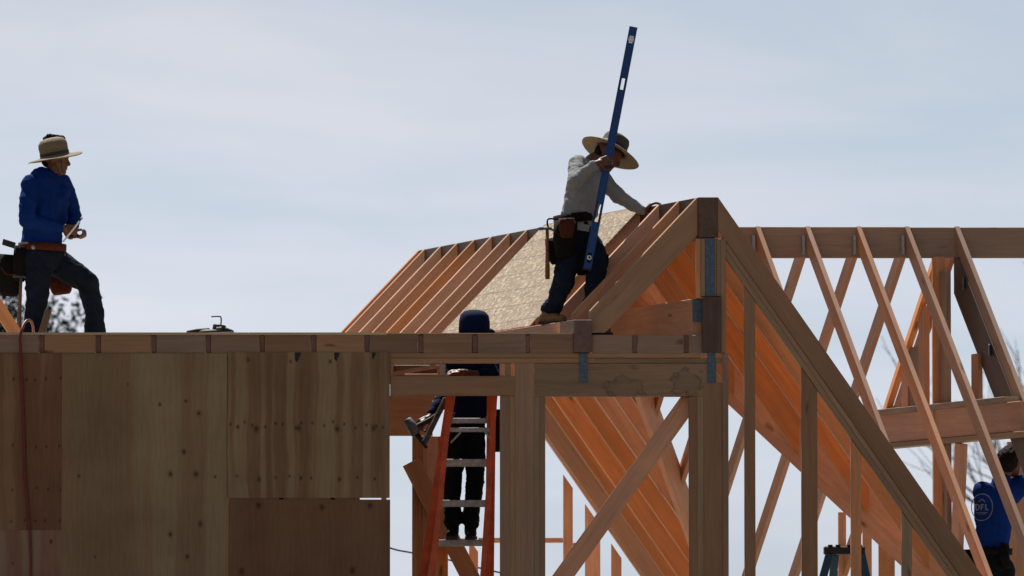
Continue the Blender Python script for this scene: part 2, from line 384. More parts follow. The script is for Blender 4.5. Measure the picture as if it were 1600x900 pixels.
# ------------------------------------------------------------------ roof deck
ZD = P(800, 519.5, 0).z                                  # top of the deck
DK = .018
deck = thing('roof_deck', 'flat plywood roof deck with joist ends and blocking along its front edge', 'roof deck', (P(250, 519, 0).x, 0, ZD - .17))
xl, xr_ = P(-260, 519).x, P(604, 519).x
PLY_DECK = wood('deck_plywood', (.50, .40, .27), (.40, .30, .19), knots=.3)
for i in range(4):
    a = xl + (xr_ - xl) * i / 4; b = xl + (xr_ - xl) * (i + 1) / 4
    prism('deck_sheet', [V((a + .002, -.012, ZD - DK)), V((b - .002, -.012, ZD - DK)), V((b - .002, -.012, ZD)), V((a + .002, -.012, ZD))], V((0, 4.3, 0)), PLY_DECK, deck, X)
a, b = xr_ + .003, P(896, 519).x
prism('deck_sheet', [V((a, -.008, ZD - DK + .006)), V((b, -.008, ZD - DK + .006)), V((b, -.008, ZD - .004)), V((a, -.008, ZD - .004))], V((0, .30, 0)), PLY_DECK, deck, X)
jx = [-103, -19, 65, 153, 240, 325, 409, 490, 573, 657, 742, 825, 992, 1072]
z0, z1 = P(800, 551, 0).z, ZD - DK - .001
for k, x in enumerate(jx):
    xc = P(x, 535).x; ln = 4.2 if x < 590 else .34
    hw = .019
    prism('joist', [V((xc - hw, .012, z0)), V((xc + hw, .012, z0)), V((xc + hw, .012, z1)), V((xc - hw, .012, z1))], V((0, ln, 0)), FIR_RED, deck, Yv, .002)
edges = jx + [897, 925, 1097]
spans = []
allx = sorted([(x - 4.2, x + 4.2) for x in jx] + [(897, 925), (1097, 1300)])
for (p0, p1), (q0, q1) in zip(allx[:-1], allx[1:]): spans.append((p1, q0))
for x0, x1 in spans:
    off = random.uniform(-.003, .004)
    fb('block', x0 + .3, 520.6 + random.uniform(0, 1.2) + (2 if x0 > 920 else 0), x1 - .3, 551.9, 0 + off, .038, FIR_DULL, deck, X)

# ------------------------------------------------------------------ front wall
wall = thing('front_wall', 'framed front wall, plywood sheathed on the left and open studs on the right', 'wall', (P(500, 700).x, .05, FLOOR))
def pspots(lst, x0, Zb):
    return [(P(800, py).z - Zb, P(px, py).x - P(x0, py).x, PM(r)) for px, py, r in lst]
PA = plywood('plywood_reddish', (.20, .145, .095), (.155, .09, .06), (.165, .095, .065), 6,
    pspots([(20 + 18 * i + random.uniform(-4, 4), y + random.uniform(-2, 2), 2.2) for y in (592, 697, 764, 815) for i in range(5)], -160, P(0, 828).z))
PB = plywood('plywood_pale', (.235, .205, .14), (.19, .15, .10), (.205, .15, .105), 3.2,
    pspots([(250, 632, 3), (291, 627, 3), (311, 646, 4), (288, 706, 4), (267, 741, 4.5), (307, 741, 5), (337, 745, 2.5), (124, 744, 3), (314, 819, 4.5), (267, 835, 4), (294, 870, 4), (150, 870, 2), (200, 600, 1.6)], 97, FLOOR))
sp_c = [(359 + 12, 668, 3), (400, 671, 5), (466, 670, 5), (526, 671, 4.5), (583, 670, 4.5)] + [(362 + 16 * i + random.uniform(-5, 5), 666 + random.uniform(-6, 4), 2.3) for i in range(16)] + \
       [(404, 750, 4), (470, 748, 3), (530, 750, 3.4), (370, 745, 2), (430, 747, 2), (486, 748, 2.3), (558, 747, 2.4), (585, 749, 2.6), (452, 745, 2), (387, 563, 3), (453, 566, 2.5), (515, 566, 3)]
PC = plywood('plywood_striped', (.235, .19, .13), (.165, .11, .074), (.185, .13, .088), 11, pspots(sp_c, 355, P(0, 779).z))
PD = plywood('plywood_plain_red', (.165, .105, .068), (.145, .085, .056), (.15, .09, .06), 2.2, pspots([(404, 790, 5), (503, 793, 5), (578, 790, 5), (378, 893, 5), (551, 892, 5)], 357, FLOOR))
PE = plywood('plywood_pinkish', (.24, .185, .145), (.19, .12, .095), (.20, .125, .10), 5, pspots([(80, 846, 3), (20, 880, 2)], -160, FLOOR))
T = .012
fb('plywood_panel', -160, 552, 96.3, 828.1, -T, T - .0005, PA, wall, Z, bev=.001)
fb('plywood_panel', -160, 827.4, 96, None, -T + .003, T - .004, PE, wall, Z, bev=.001)
fb('plywood_panel', 97, 552, 354.6, None, -T - .002, T, PB, wall, Z, bev=.001)
fb('plywood_panel', 355.6, 550.5, 609, 778, -T - .004, T, PC, wall, Z, bev=.001)
fb('plywood_panel', 357, 780.5, 609.6, None, -T, T - .0005, PD, wall, Z, bev=.001)
for x, wd in ((465, 9), (526, 8), (584, 6)):  # thin dark plates along the top edge of the striped panel
    xa, zt = P(x, 552).x, P(800, 551).z
    h = PM(wd * 1.7); w2 = PM(wd / 2)
    prism('dark_patch', [V((xa - w2, -T - .0055, zt)), V((xa - w2 * .8, -T - .0055, zt - h * .8)), V((xa, -T - .0055, zt - h)), V((xa + w2 * .3, -T - .0055, zt - h * .7)), V((xa + w2, -T - .0055, zt - h * .3)), V((xa + w2 * 1.1, -T - .0055, zt))], V((0, .0012, 0)), BLACK, wall, X)
# top plates, studs behind the sheathing
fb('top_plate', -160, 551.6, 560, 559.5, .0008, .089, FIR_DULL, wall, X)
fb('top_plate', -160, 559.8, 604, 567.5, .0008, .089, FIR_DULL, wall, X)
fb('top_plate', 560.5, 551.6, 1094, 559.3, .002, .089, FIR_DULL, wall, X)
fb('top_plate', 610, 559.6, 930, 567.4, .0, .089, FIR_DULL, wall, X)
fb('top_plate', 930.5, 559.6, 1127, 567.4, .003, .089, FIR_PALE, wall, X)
for x in (-120, -36, 48, 96, 180, 264, 355, 440, 520, 600):
    fb('stud', x - 4, 568, x + 4, None, .001, .089, FIR, wall, Z)
fb('block', 357, 774, 562, 782, .001, .089, FIR_DULL, wall, X)
# opening with the ladder: cripple, cross header, trimmers
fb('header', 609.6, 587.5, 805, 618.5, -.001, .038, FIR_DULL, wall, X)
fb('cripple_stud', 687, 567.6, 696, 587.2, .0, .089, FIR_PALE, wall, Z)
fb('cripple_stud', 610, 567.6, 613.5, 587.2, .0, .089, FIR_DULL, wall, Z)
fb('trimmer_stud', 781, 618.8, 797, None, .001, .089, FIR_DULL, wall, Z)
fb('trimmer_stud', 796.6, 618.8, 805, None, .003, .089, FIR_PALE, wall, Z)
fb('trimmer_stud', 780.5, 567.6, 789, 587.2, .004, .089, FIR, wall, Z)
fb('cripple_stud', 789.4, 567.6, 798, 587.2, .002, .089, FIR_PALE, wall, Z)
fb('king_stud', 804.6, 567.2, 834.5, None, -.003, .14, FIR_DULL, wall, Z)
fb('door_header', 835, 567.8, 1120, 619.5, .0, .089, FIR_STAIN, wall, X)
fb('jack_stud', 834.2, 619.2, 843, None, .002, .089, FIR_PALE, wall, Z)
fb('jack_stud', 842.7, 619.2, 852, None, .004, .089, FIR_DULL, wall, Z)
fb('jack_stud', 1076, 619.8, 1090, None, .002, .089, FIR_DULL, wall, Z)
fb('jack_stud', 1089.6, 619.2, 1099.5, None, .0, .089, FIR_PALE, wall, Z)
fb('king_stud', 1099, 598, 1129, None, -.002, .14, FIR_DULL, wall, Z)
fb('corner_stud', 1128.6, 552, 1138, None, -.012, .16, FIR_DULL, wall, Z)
a, b = P(1080, 622, .12), P(876, 906, .12)
board('diagonal_brace', a + (a - b) * .01, b + (b - a) * .5, PM(29), .038, V((0, 0, 1)), FIR, wall)
for x in (911.5, 1111.5):
    fb('strap', x - 6.5, 552, x + 6.5, 598, -.008, .004, STRAP, wall, Z, bev=.001)
    for k in range(7):
        c = P(x + (-3 if k % 2 else 3), 557 + 6 * k, -.009)
        tube('nail_head', [c, c + V((0, -.003, 0))], .0035, GALV, wall, 6)

# ------------------------------------------------------------------ gable roof
RX, RZ = P(1107.5, 308, 0).x, P(1107.5, 308, 0).z
gab = thing('gable_framing', 'steep gable roof frame with sloping rafters and one strand board sheet', 'roof frame', (RX, 0, ZD))
LR = 6.25                                             # ridge length
def rp_(s, dx=0.0, dz=0.0): return V((RX, 0, RZ)) + U * s + V((dx, 0, dz))
hw, RH = PM(15), .305
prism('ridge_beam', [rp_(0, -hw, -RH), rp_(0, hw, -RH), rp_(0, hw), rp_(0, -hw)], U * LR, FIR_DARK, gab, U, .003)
TH = U * (.038 / .9356)
SL, SR, VL, VR = 1.06, 1.44, .285, .32
zd = ZD + .002 - RZ
EX = P(911, 500, 0).x - RX                            # eave beam centre, from the ridge
ls = [0.0, .40, .80] + [1.205 + .406 * i for i in range(13)]
ls = [s for s in ls if s < LR - .05]
run0 = -(EX + PM(14)) - hw
for k, s in enumerate(ls):
    s += random.uniform(-.01, .01) if k else .03
    q = lambda x, z: rp_(s, -hw - .001 - x, z)
    xb = (-zd - VL) / SL
    o = prism('rafter', [q(0, 0), q(0, -VL), q(xb, zd), q(run0, zd), q(run0, -SL * run0)], TH, FIR_DULL if k == 0 else FIR_MID, gab, V((-1, 0, -SL)), .002)
    # light metal hanger at the ridge
    if k:
        h = prism('hanger', [q(.0, -VL * .55), q(.035, -VL * .55 - .035 * SL), q(.035, -VL - .01 - .035 * SL), q(0, -VL - .01)], -TH * .1, GALV, o, Z)
# last rafter flush with the ridge end
s = LR - .04
q = lambda x, z: rp_(s, -hw - .001 - x, z)
prism('rafter', [q(0, 0), q(0, -VL), q(xb, zd), q(run0, zd), q(run0, -SL * run0)], TH, FIR, gab, V((-1, 0, -SL)), .002)
# strand board sheet on the left slope
dn = V((-1, 0, -SL)).normalized()
nl = U.cross(dn); nl = nl if nl.z > 0 else -nl; nl.normalize()
c0 = rp_(1.13, -hw + .005, .004) + nl * .004
prism('sheathing_panel', [c0, c0 + dn * 1.27, c0 + dn * 1.27 + U * 2.12, c0 + U * 2.12], nl * .012, OSB, gab, U)
# eave beam that carries the left rafters
ew = PM(14); ezt, ezb = P(800, 500, 0).z, P(800, 551.2, 0).z
e0 = V((RX + EX, -.03, 0))
prism('eave_beam', [e0 + V((-ew, 0, ezb)), e0 + V((ew, 0, ezb)), e0 + V((ew, 0, ezt)), e0 + V((-ew, 0, ezt))], U * .30, FIR_RED, gab, U, .003)
e1 = e0 + U * .302
prism('eave_beam', [e1 + V((-ew, 0, ZD - .02)), e1 + V((ew, 0, ZD - .02)), e1 + V((ew, 0, ezt)), e1 + V((-ew, 0, ezt))], U * (LR - .3), FIR, gab, U, .003)
# post under the ridge end, lower beam, strap, side hanger
fb('ridge_post', 1087, 373, 1095, 466, .004, .10, FIR, gab, Z)
fb('ridge_post', 1095.3, 373, 1102, 463, .0, .09, FIR_PALE, gab, Z)
fb('ridge_post', 1102.3, 373, 1119, 463, .002, .09, FIR_DULL, gab, Z)
fb('ridge_post', 1119.3, 373, 1127, 463, .0, .09, FIR_DULL, gab, Z)
st = fb('strap', 1102, 372, 1117, 463, -.005, .004, STRAP, gab, Z, bev=.001)
for k in range(10):
    c = P(1109.5 + (-4 if k % 2 else 4), 379 + 9 * k, -.006)
    tube('nail_head', [c, c + V((0, -.003, 0))], .0035, GALV, st, 6)
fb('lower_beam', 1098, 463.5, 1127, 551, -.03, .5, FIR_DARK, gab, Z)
b0 = P(1090, 467, .12)
prism('cross_beam', [b0 + V((-.045, 0, 0)), b0 + V((.03, 0, 0)), b0 + V((.03, 0, -.30)), b0 + V((-.045, 0, -.30))], U * 2.6, FIR, gab, U, .004)
fb('beam_hanger', 1082, 467, 1097.5, 503, .06, .005, STRAP, gab, Z, bev=.001)
# right slope: rafters that die on the two valleys
SV = 2.5 / .9356
HC = 1.15
k = 0
ss = [.40 + .406 * i for i in range(15)]
for s in ss:
    if s > LR - .05: continue
    a = HC * abs(SV - s) / SR
    if a < .12: continue
    s += random.uniform(-.03, .03); vr = VR + random.uniform(-.05, .03)
    q = lambda x, z: rp_(s, hw + .001 + x, z)
    prism('rafter', [q(0, 0), q(a, -SR * a), q(a, -SR * a - vr), q(0, -vr)], TH, FIR if random.random() < .6 else FIR_MID, gab, V((1, 0, -SR)), .002)
a = 2.75; s = LR - .045
q = lambda x, z: rp_(s, hw + .001 + x, z)
prism('rafter', [q(0, 0), q(a, -SR * a), q(a, -SR * a - .26), q(0, -.26)], TH, FIR, gab, V((1, 0, -SR)), .002)
# near rafter and the double plate of the end wall
a = 2.30
for nm, d0, d1, m_, yo in (('rafter', 0, .245, FIR_DULL, -.005), ('sloped_plate', .246, .312, FIR_DULL, .002), ('sloped_plate', .313, .382, FIR_PALE, .0)):
    q = lambda x, z: V((RX + hw - .003 + x, yo, RZ + z))
    if nm == 'rafter':
        prism(nm, [q(0, -d0), q(a, -SR * a - d0), q(a, -SR * a - d1), q(0, -d1)], V((0, .038, 0)), m_, gab, V((1, 0, -SR)), .003)
    else:
        prism(nm, [q(.03, -SR * .03 - d0), q(a, -SR * a - d0), q(a, -SR * a - d1), q(.03, -SR * .03 - d1)], V((0, .089, 0)), m_, gab, V((1, 0, -SR)), .003)
# valley rafters
V0 = rp_(SV, hw, -.03)
def valley(sgn, b):
    a = HC * b / SR
    e = V0 + V((a, 0, -SR * a)) + U * (sgn * b)
    d = e - V0
    t = V((d.y, -d.x, 0)).normalized() * .045
    prism('valley_rafter', [V0, e, e + V((0, 0, -.37)), V0 + V((0, 0, -.37))], t, FIR, gab, d, .003)
valley(-1, 2.6); valley(1, 3.5)

# end wall below the near right rafter
ew_t = thing('gable_end_wall', 'open stud wall stepping down under the near right rafter', 'wall', (P(1300, 800).x, .05, FLOOR))
def under(px): return 308 + (px - 1122.5) * SR + .382 * 208
for x0, x1, m_ in ((1163, 1180, FIR_DULL), (1252, 1277, FIR_DULL), (1329, 1345, FIR), (1408, 1424, FIR_PALE), (1487, 1503, FIR_DULL)):
    yt, yb = under(x0), under(x1)
    A, B = P(x0, 600), P(x1, 600)
    poly = [V((A.x, .0, FLOOR)), V((B.x, .0, FLOOR)), V((B.x, .0, P(800, yb).z - .002)), V((A.x, .0, P(800, yt).z - .002))]
    prism('stud', poly, V((0, .089, 0)), m_, ew_t, Z, .002)
fb('corner_stud', 1126.5, 372, 1134.5, 551.5, -.008, .14, FIR_DULL, ew_t, Z)

# ------------------------------------------------------------------ cross wing
Y2 = 2.5; RZ2 = P(800, 354.5, Y2).z
cw = thing('cross_wing_framing', 'long level ridge board with bare sloping rafters crossing like lattice', 'roof frame', (P(1300, 354, Y2).x, Y2, ZD))
def cx_(px): return P(px, 380, Y2).x
H2 = .238
fb('ridge_board', 930, 354.5, 1420.5, 403, Y2 - .02, .045, FIR_DULL, cw, X)
fb('ridge_board', 1421, 355.2, 1760, 403, Y2 - .02, .045, FIR_DULL, cw, X)
v0x = V0.x
VV = .17
for i, px in enumerate([948, 1024, 1102, 1180, 1257, 1337, 1414, 1492]):
    xw = cx_(px); aa = xw - v0x
    bmax = SR * aa / HC
    for sgn in (-1, 1):
        b = min(bmax, 3.35 if sgn < 0 else 3.9)
        if b < .25: continue
        d = U * sgn
        o0 = V((xw + random.uniform(-.006, .006), Y2 + (.0 if sgn < 0 else .028) - (.022 if sgn < 0 else 0), RZ2 + .004))
        e = o0 + d * b + V((0, 0, -HC * b))
        r_ = prism('rafter', [o0, e, e + V((0, 0, -VV)), o0 + V((0, 0, -VV))], V((.038, 0, 0)), FIR_MID, cw, e - o0, .002)
        if sgn < 0 and px < 1490:
            hx = o0 + V((-.004, -.02, -.075))
            prism('hanger', [hx, hx + V((0, 0, -.15)), hx + V((-.022, 0, -.15)), hx + V((-.022, 0, 0))], V((0, -.012, 0)), GALV, r_, Z)
# doubled dark rafter with clips, hung right under the last common rafter
xw = cx_(1492) - .012; d = -U
def dq(b, z): return V((xw, Y2 - .024, RZ2)) + d * b + V((0, 0, z))
dt, dh = -.150, .38
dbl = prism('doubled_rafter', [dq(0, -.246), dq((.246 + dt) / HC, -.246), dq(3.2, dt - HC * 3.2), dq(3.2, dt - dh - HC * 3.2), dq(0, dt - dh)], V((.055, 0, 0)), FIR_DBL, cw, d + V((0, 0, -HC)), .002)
for b in (.20, .68, 1.2, 1.75):
    c = dq(b, dt - HC * b - .08) + V((-.004, 0, 0))
    prism('clip', [c + V((0, .03, .05)), c + V((0, -.035, .04)), c + V((0, -.04, -.06)), c + V((0, .02, -.03))], V((-.01, 0, 0)), STRAP, dbl, Z)

# framed triangle inside the cross wing, seen edge on
iw = thing('inner_gable_wall', 'small framed gable wall of studs and a double beam under the level ridge', 'wall', V((cx_(1470), Y2, FLOOR)))
xw = cx_(1466)
def ip(b, z): return V((xw, Y2, 0)) + U * b + V((0, 0, z))
zb1, zb2 = P(800, 640, Y2).z, P(800, 686, Y2).z
board('king_post', ip(0, RZ2 - H2), ip(0, FLOOR), .10, .09, X, FIR, iw)
board('king_post', ip(-.13, RZ2 - H2 - .12), ip(-.13, FLOOR), .13, .04, U, FIR_DULL, iw)
for sgn, b in ((1, 1.25),):
    board('sloped_plate', ip(.04, RZ2 - H2 - .02), ip(b, RZ2 - H2 - .02 - HC * b), .05, .11, X, FIR, iw)
for b in (.28, .62, .95, -.48, -.82):
    sx = V((.10 if b < 0 else 0, 0, 0))
    board('stud', ip(b, zb1 + .05) + sx, ip(b, RZ2 - H2 - HC * abs(b) - (.05 if b > 0 else .24)) + sx, .13, .04, U, FIR, iw)
board('web_panel', ip(.42, zb1 + .05), ip(.42, zb1 + .52), .30, .02, U, FIR_DULL, iw)
board('top_plate', ip(1.25, zb1 + .021), ip(-1.35, zb1 + .021), .13, .045, X, FIR_PALE, iw)
board('beam', ip(1.28, (zb1 + zb2) / 2), ip(-1.62, (zb1 + zb2) / 2), .23, .10, Z, FIR, iw)
board('bottom_plate', ip(1.3, zb2 - .022), ip(-1.8, zb2 - .022), .13, .04, X, FIR_PALE, iw)
board('post', ip(-.05, zb2 - .05), ip(-.05, FLOOR), .14, .12, X, FIR, iw)
board('post', ip(-.42, zb2 - .05), ip(-.20, FLOOR), .14, .05, U, FIR, iw)
fb('post', 1574, 690, 1606, None, 2.95, .10, FIR_MID, iw, Z)

# far walls
fw = thing('far_end_wall', 'distant stud wall stepping down under the farthest rafter', 'wall', V((P(925, 850, 5.9).x, 5.9, FLOOR)))
for x0, x1, yt in ((733, 747, 842), (880, 895, 741), (914, 938, 787), (955, 971, 849), (1000, 1014, 905)):
    A, B = P(x0, 800, 5.86), P(x1, 800, 5.86)
    z_ = P(800, yt, 5.86).z
    prism('stud', [V((A.x, 5.86, FLOOR)), V((B.x, 5.86, FLOOR)), V((B.x, 5.86, z_ - (B.x - A.x) * SR)), V((A.x, 5.86, z_))], V((0, .09, 0)), FIR, fw, Z, .002)
fb('blocking', 696, 841, 732.6, 849, 5.87, .07, FIR, fw, X); fb('blocking', 747.4, 840, 879.6, 848, 5.87, .07, FIR, fw, X); fb('blocking', 895.4, 848, 913.6, 855, 5.87, .07, FIR, fw, X)
bw_ = thing('back_wall', 'studs of the back wall glimpsed low between the right rafters', 'wall', V((P(1380, 850, 4.6).x, 4.6, FLOOR)))
for x0, x1, yt in ((1348, 1362, 800), (1373, 1398, 806), (1440, 1449, 830), (1310, 1322, 800)):
    fb('stud', x0, yt, x1, None, 4.6, .09, FIR, bw_, Z)
fb('wall_plate', 1330, 792, 1470, 800, 4.59, .1, FIR, bw_, X)

# partition behind the ladder
pw = thing('partition_wall', 'orange lit partition framing with posts and a brace behind the ladder', 'wall', V((P(660, 800, 2.2).x, 2.2, FLOOR)))
YP = 2.2
fb('rim_board', 585, 626, 676, 681, YP, .04, FIR, pw, X); fb('wall_plate', 585, 618, 680, 625.5, YP - .01, .09, FIR, pw, X)
fb('rim_board', 585, 560, 690, 570, YP - .02, .04, FIR, pw, X); fb('block', 608, 570.5, 615, 586, YP, .04, FIR, pw, Z)
fb('block', 683, 570.5, 690, 590, YP, .04, FIR, pw, Z)
fb('rim_board', 585, 584, 690, 600, YP - .01, .04, FIR, pw, X)
board('brace', P(612, 584, YP - .02), P(682, 572, YP - .02), .03, .03, Z, FIR, pw)
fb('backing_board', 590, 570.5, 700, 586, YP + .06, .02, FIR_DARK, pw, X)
for x0, x1, yo in ((644, 653, 0), (652.6, 661, .01), (660.6, 668, .005), (667.6, 684, .02), (683.6, 700, .03)):
    fb('post', x0, 681.5, x1, None, YP + yo, .09, FIR, pw, Z)
a, b = P(642, 722, YP - .05), P(742, 916, YP - .05)
board('diagonal_brace', a, b + (b - a) * .3, PM(30), .038, Z, FIR, pw)

# ------------------------------------------------------------------ figures: shapes grown as one skin
def cone_pts(p0, r0, p1, r1, flat=None, seg=14, hemi=4):
    p0, p1 = V(p0), V(p1); d = p1 - p0; L_ = d.length
    d = d / L_ if L_ > 1e-6 else V((0, 0, 1))
    a = d.cross(V((.31, .87, .38))).normalized(); b = d.cross(a)
    rows = [(p0, -math.cos(math.pi / 2 * i / hemi) * r0, math.sin(math.pi / 2 * i / hemi) * r0) for i in range(1, hemi + 1)]
    rows += [(p1, math.sin(math.pi / 2 * i / hemi) * r1, math.cos(math.pi / 2 * i / hemi) * r1) for i in range(0, hemi)]
    def sq(c, off):
        if flat:
            ax, f = flat; off = off + ax * (off.dot(ax) * (f - 1))
        return c + off
    vs_ = [sq(p0, -d * r0)]; 
    for c, h, r in rows:
        for k in range(seg):
            t = 2 * math.pi * k / seg
            vs_.append(sq(c, d * h + (a * math.cos(t) + b * math.sin(t)) * r))
    vs_.append(sq(p1, d * r1)); n = len(rows); fs = []
    for k in range(seg):
        fs.append([0, 1 + (k + 1) % seg, 1 + k])
        for i in range(n - 1):
            fs.append([1 + i * seg + k, 1 + i * seg + (k + 1) % seg, 1 + (i + 1) * seg + (k + 1) % seg, 1 + (i + 1) * seg + k])
        fs.append([1 + (n - 1) * seg + k, 1 + (n - 1) * seg + (k + 1) % seg, len(vs_) - 1])
    return vs_, fs
def organic(name, parts, mat, parent, voxel=.009, smooth=3, fold=0.0, fscale=(7, 7, 13), seed=0, cut=None, push=0.0):
    vs_, fs = [], []
    for pt in parts:
        v_, f_ = cone_pts(*pt); o = len(vs_)
        vs_ += v_; fs += [[i + o for i in f] for f in f_]
    me = mesh('tmp', vs_, fs); ob = bpy.data.objects.new('tmp', me); COL.objects.link(ob)
    md = ob.modifiers.new('r', 'REMESH'); md.mode = 'VOXEL'; md.voxel_size = voxel
    sm = ob.modifiers.new('s', 'SMOOTH'); sm.iterations = smooth; sm.factor = .5
    dg = bpy.context.evaluated_depsgraph_get(); dg.update()
    out = bpy.data.meshes.new_from_object(ob.evaluated_get(dg)); out.name = name
    bpy.data.objects.remove(ob); bpy.data.meshes.remove(me)
    if fold or push:
        nor = [v.normal.copy() for v in out.vertices]
        for v, n in zip(out.vertices, nor):
            p = v.co; q = V((p.x * fscale[0] + seed, p.y * fscale[1], p.z * fscale[2] + p.x * 4))
            h = 1 - 2 * abs(noise.noise(q)); h2 = noise.noise(q * 2.3 + V((9, 3, 1)))
            h3 = 1 - 2 * abs(noise.noise(V((q.x * 1.7 + q.z * .9, q.y * 1.7, q.z * 1.3 - q.x * .5)) * 1.9))
            v.co = p + n * (fold * (.75 * h + .35 * h2 + .38 * h3 - .45) + push)
    if cut:
        bm = bmesh.new(); bm.from_mesh(out)
        for co, no in cut:
            bmesh.ops.bisect_plane(bm, geom=bm.verts[:] + bm.edges[:] + bm.faces[:], plane_co=co, plane_no=no, clear_outer=True)
        bm.to_mesh(out); bm.free()
    out.polygons.foreach_set('use_smooth', [True] * len(out.polygons))
    out.materials.clear()
    return link(name, out, mat, parent)
def head_parts(c, f, up, s=1.0):
    """c = middle of the skull, f = the way the face looks"""
    f = f.normalized(); r = f.cross(up).normalized(); up = r.cross(f).normalized()
    q = lambda a, b, z: c + (f * a + r * b + up * z) * s
    return [(q(-.02, 0, .02), .088 * s, q(.025, 0, .03), .082 * s), (q(.03, 0, -.03), .070 * s, q(.045, 0, -.085), .045 * s),
            (q(.06, 0, -.095), .026 * s, q(.07, 0, -.10), .024 * s),                       # chin
            (q(.085, 0, .01), .014 * s, q(.112, 0, -.035), .015 * s), (q(.10, -.012, -.037), .011 * s, q(.10, .012, -.037), .011 * s),   # nose
            (q(.082, -.035, .025), .017 * s, q(.086, .035, .025), .017 * s),                # brow
            (q(.088, -.017, -.063), .011 * s, q(.088, .017, -.063), .011 * s), (q(.086, -.014, -.076), .010 * s, q(.086, .014, -.076), .010 * s),
            (q(-.005, -.082, .012), .020 * s, q(-.01, -.085, -.022), .014 * s), (q(-.005, .082, .012), .020 * s, q(-.01, .085, -.022), .014 * s)], q
def hand_parts(wr, d, n, curl=.6, s=1.0, thumb=1):
    """wr = wrist, d = along the palm, n = out of the back of the hand"""
    d = d.normalized(); n = (n - d * n.dot(d)).normalized(); r = d.cross(n)
    q = lambda a, b, z: wr + (d * a + r * b + n * z) * s
    ps = [(q(0, 0, 0), .026 * s, q(.03, 0, 0), .028 * s), (q(.03, -.022, 0), .016 * s, q(.085, -.03, .002), .013 * s), (q(.03, .02, 0), .016 * s, q(.08, .028, .0), .012 * s), (q(.03, 0, 0), .018 * s, q(.088, 0, .004), .014 * s)]
    for b, l in ((-.033, .9), (-.011, 1.0), (.011, .95), (.031, .75)):
        p = q(.085, b, .002); a1 = curl * .8; a2 = curl * 1.9; a3 = curl * 2.7
        for ang, ln, rr in ((a1, .040 * l, .0095), (a2, .027 * l, .0088), (a3, .020 * l, .008)):
            e = p + (d * math.cos(ang) - n * math.sin(ang)) * ln * s
            ps.append((p, rr * s, e, (rr - .0006) * s)); p = e
    p = q(.025, -.03 * thumb, -.008)
    for v_, ln in ((d * .6 - r * .6 * thumb - n * .5, .038), (d * .85 - r * .05 * thumb - n * .55, .03), (d * .8 + r * .25 * thumb - n * .5, .024)):
        e = p + v_.normalized() * ln * s; ps.append((p, .0115 * s, e, .010 * s)); p = e
    return ps
def lathe(name, c, up, prof, mat, parent, seg=48, sx=1.0, sy=1.0, fwd=None, wave=0.0, th=.004):
    """prof: (radius, height) pairs; hats and the like, stretched sx along fwd"""
    up = up.normalized(); fwd = (fwd or X); fwd = (fwd - up * fwd.dot(up)).normalized(); sd = up.cross(fwd)
    pr = list(prof) + [(max(r - th * .3, .0005), h - th) for r, h in reversed(prof)]
    vs_, fs = [], []
    for r, h in pr:
        for k in range(seg):
            t = 2 * math.pi * k / seg
            wv = wave * (math.sin(2 * t + .6) + .5 * math.sin(3 * t)) * max(0, (r - .1) / .1)
            vs_.append(c + fwd * (math.cos(t) * r * sx) + sd * (math.sin(t) * r * sy) + up * (h + wv))
    n = len(pr)
    for i in range(n):
        for k in range(seg): fs.append([i * seg + k, i * seg + (k + 1) % seg, ((i + 1) % n) * seg + (k + 1) % seg, ((i + 1) % n) * seg + k])
    return link(name, mesh(name, vs_, fs, True), mat, parent)
def band(name, c, up, rx, ry, h, mat, parent, fwd=X, th=.006, seg=40):
    return lathe(name, c, up, [(1.0, -h / 2), (1.0, h / 2)], mat, parent, seg, rx, ry, fwd, 0, 0.0) if False else _band(name, c, up, rx, ry, h, mat, parent, fwd, th, seg)
def _band(name, c, up, rx, ry, h, mat, parent, fwd, th, seg):
    up = up.normalized(); fwd = (fwd - up * fwd.dot(up)).normalized(); sd = up.cross(fwd); vs_, fs = [], []
    for dr, z in ((0, -h / 2), (th, -h / 2), (th, h / 2), (0, h / 2)):
        for k in range(seg):
            t = 2 * math.pi * k / seg; vs_.append(c + fwd * math.cos(t) * (rx + dr) + sd * math.sin(t) * (ry + dr) + up * z)
    for i in range(4):
        for k in range(seg): fs.append([i * seg + k, i * seg + (k + 1) % seg, ((i + 1) % 4) * seg + (k + 1) % seg, ((i + 1) % 4) * seg + k])
    return link(name, mesh(name, vs_, fs, True), mat, parent)
def pouch(name, top, bot, wd, dp, mat, parent, wdir=X, flare=.8):
    """open tool pouch: tapering box with a hollow mouth"""
    ax = (bot - top); d = ax.normalized(); w_ = (wdir - d * wdir.dot(d)).normalized(); t_ = d.cross(w_)
    vs_, fs = [], []; seg = 16
    def ring(c, a, b):
        for k in range(seg):
            t = 2 * math.pi * k / seg; cx, sx_ = math.cos(t), math.sin(t)
            ex = lambda u: math.copysign(abs(u) ** .55, u)
            vs_.append(c + w_ * ex(cx) * a + t_ * ex(sx_) * b)
    ring(top + d * .05, wd / 2 * .8, dp / 2 * .75); ring(top, wd / 2 * .93, dp / 2 * .9); ring(top, wd / 2, dp / 2)
    ring(top + ax * .5, wd / 2 * 1.04, dp / 2 * 1.1); ring(top + ax * .9, wd / 2 * flare, dp / 2); ring(bot, wd / 2 * flare * .8, dp / 2 * .7)
    for i in range(5):
        for k in range(seg): fs.append([i * seg + k, i * seg + (k + 1) % seg, (i + 1) * seg + (k + 1) % seg, (i + 1) * seg + k])
    fs += [list(range(seg)), list(range(5 * seg, 6 * seg))]
    return link(name, mesh(name, vs_, fs, True), mat, parent)
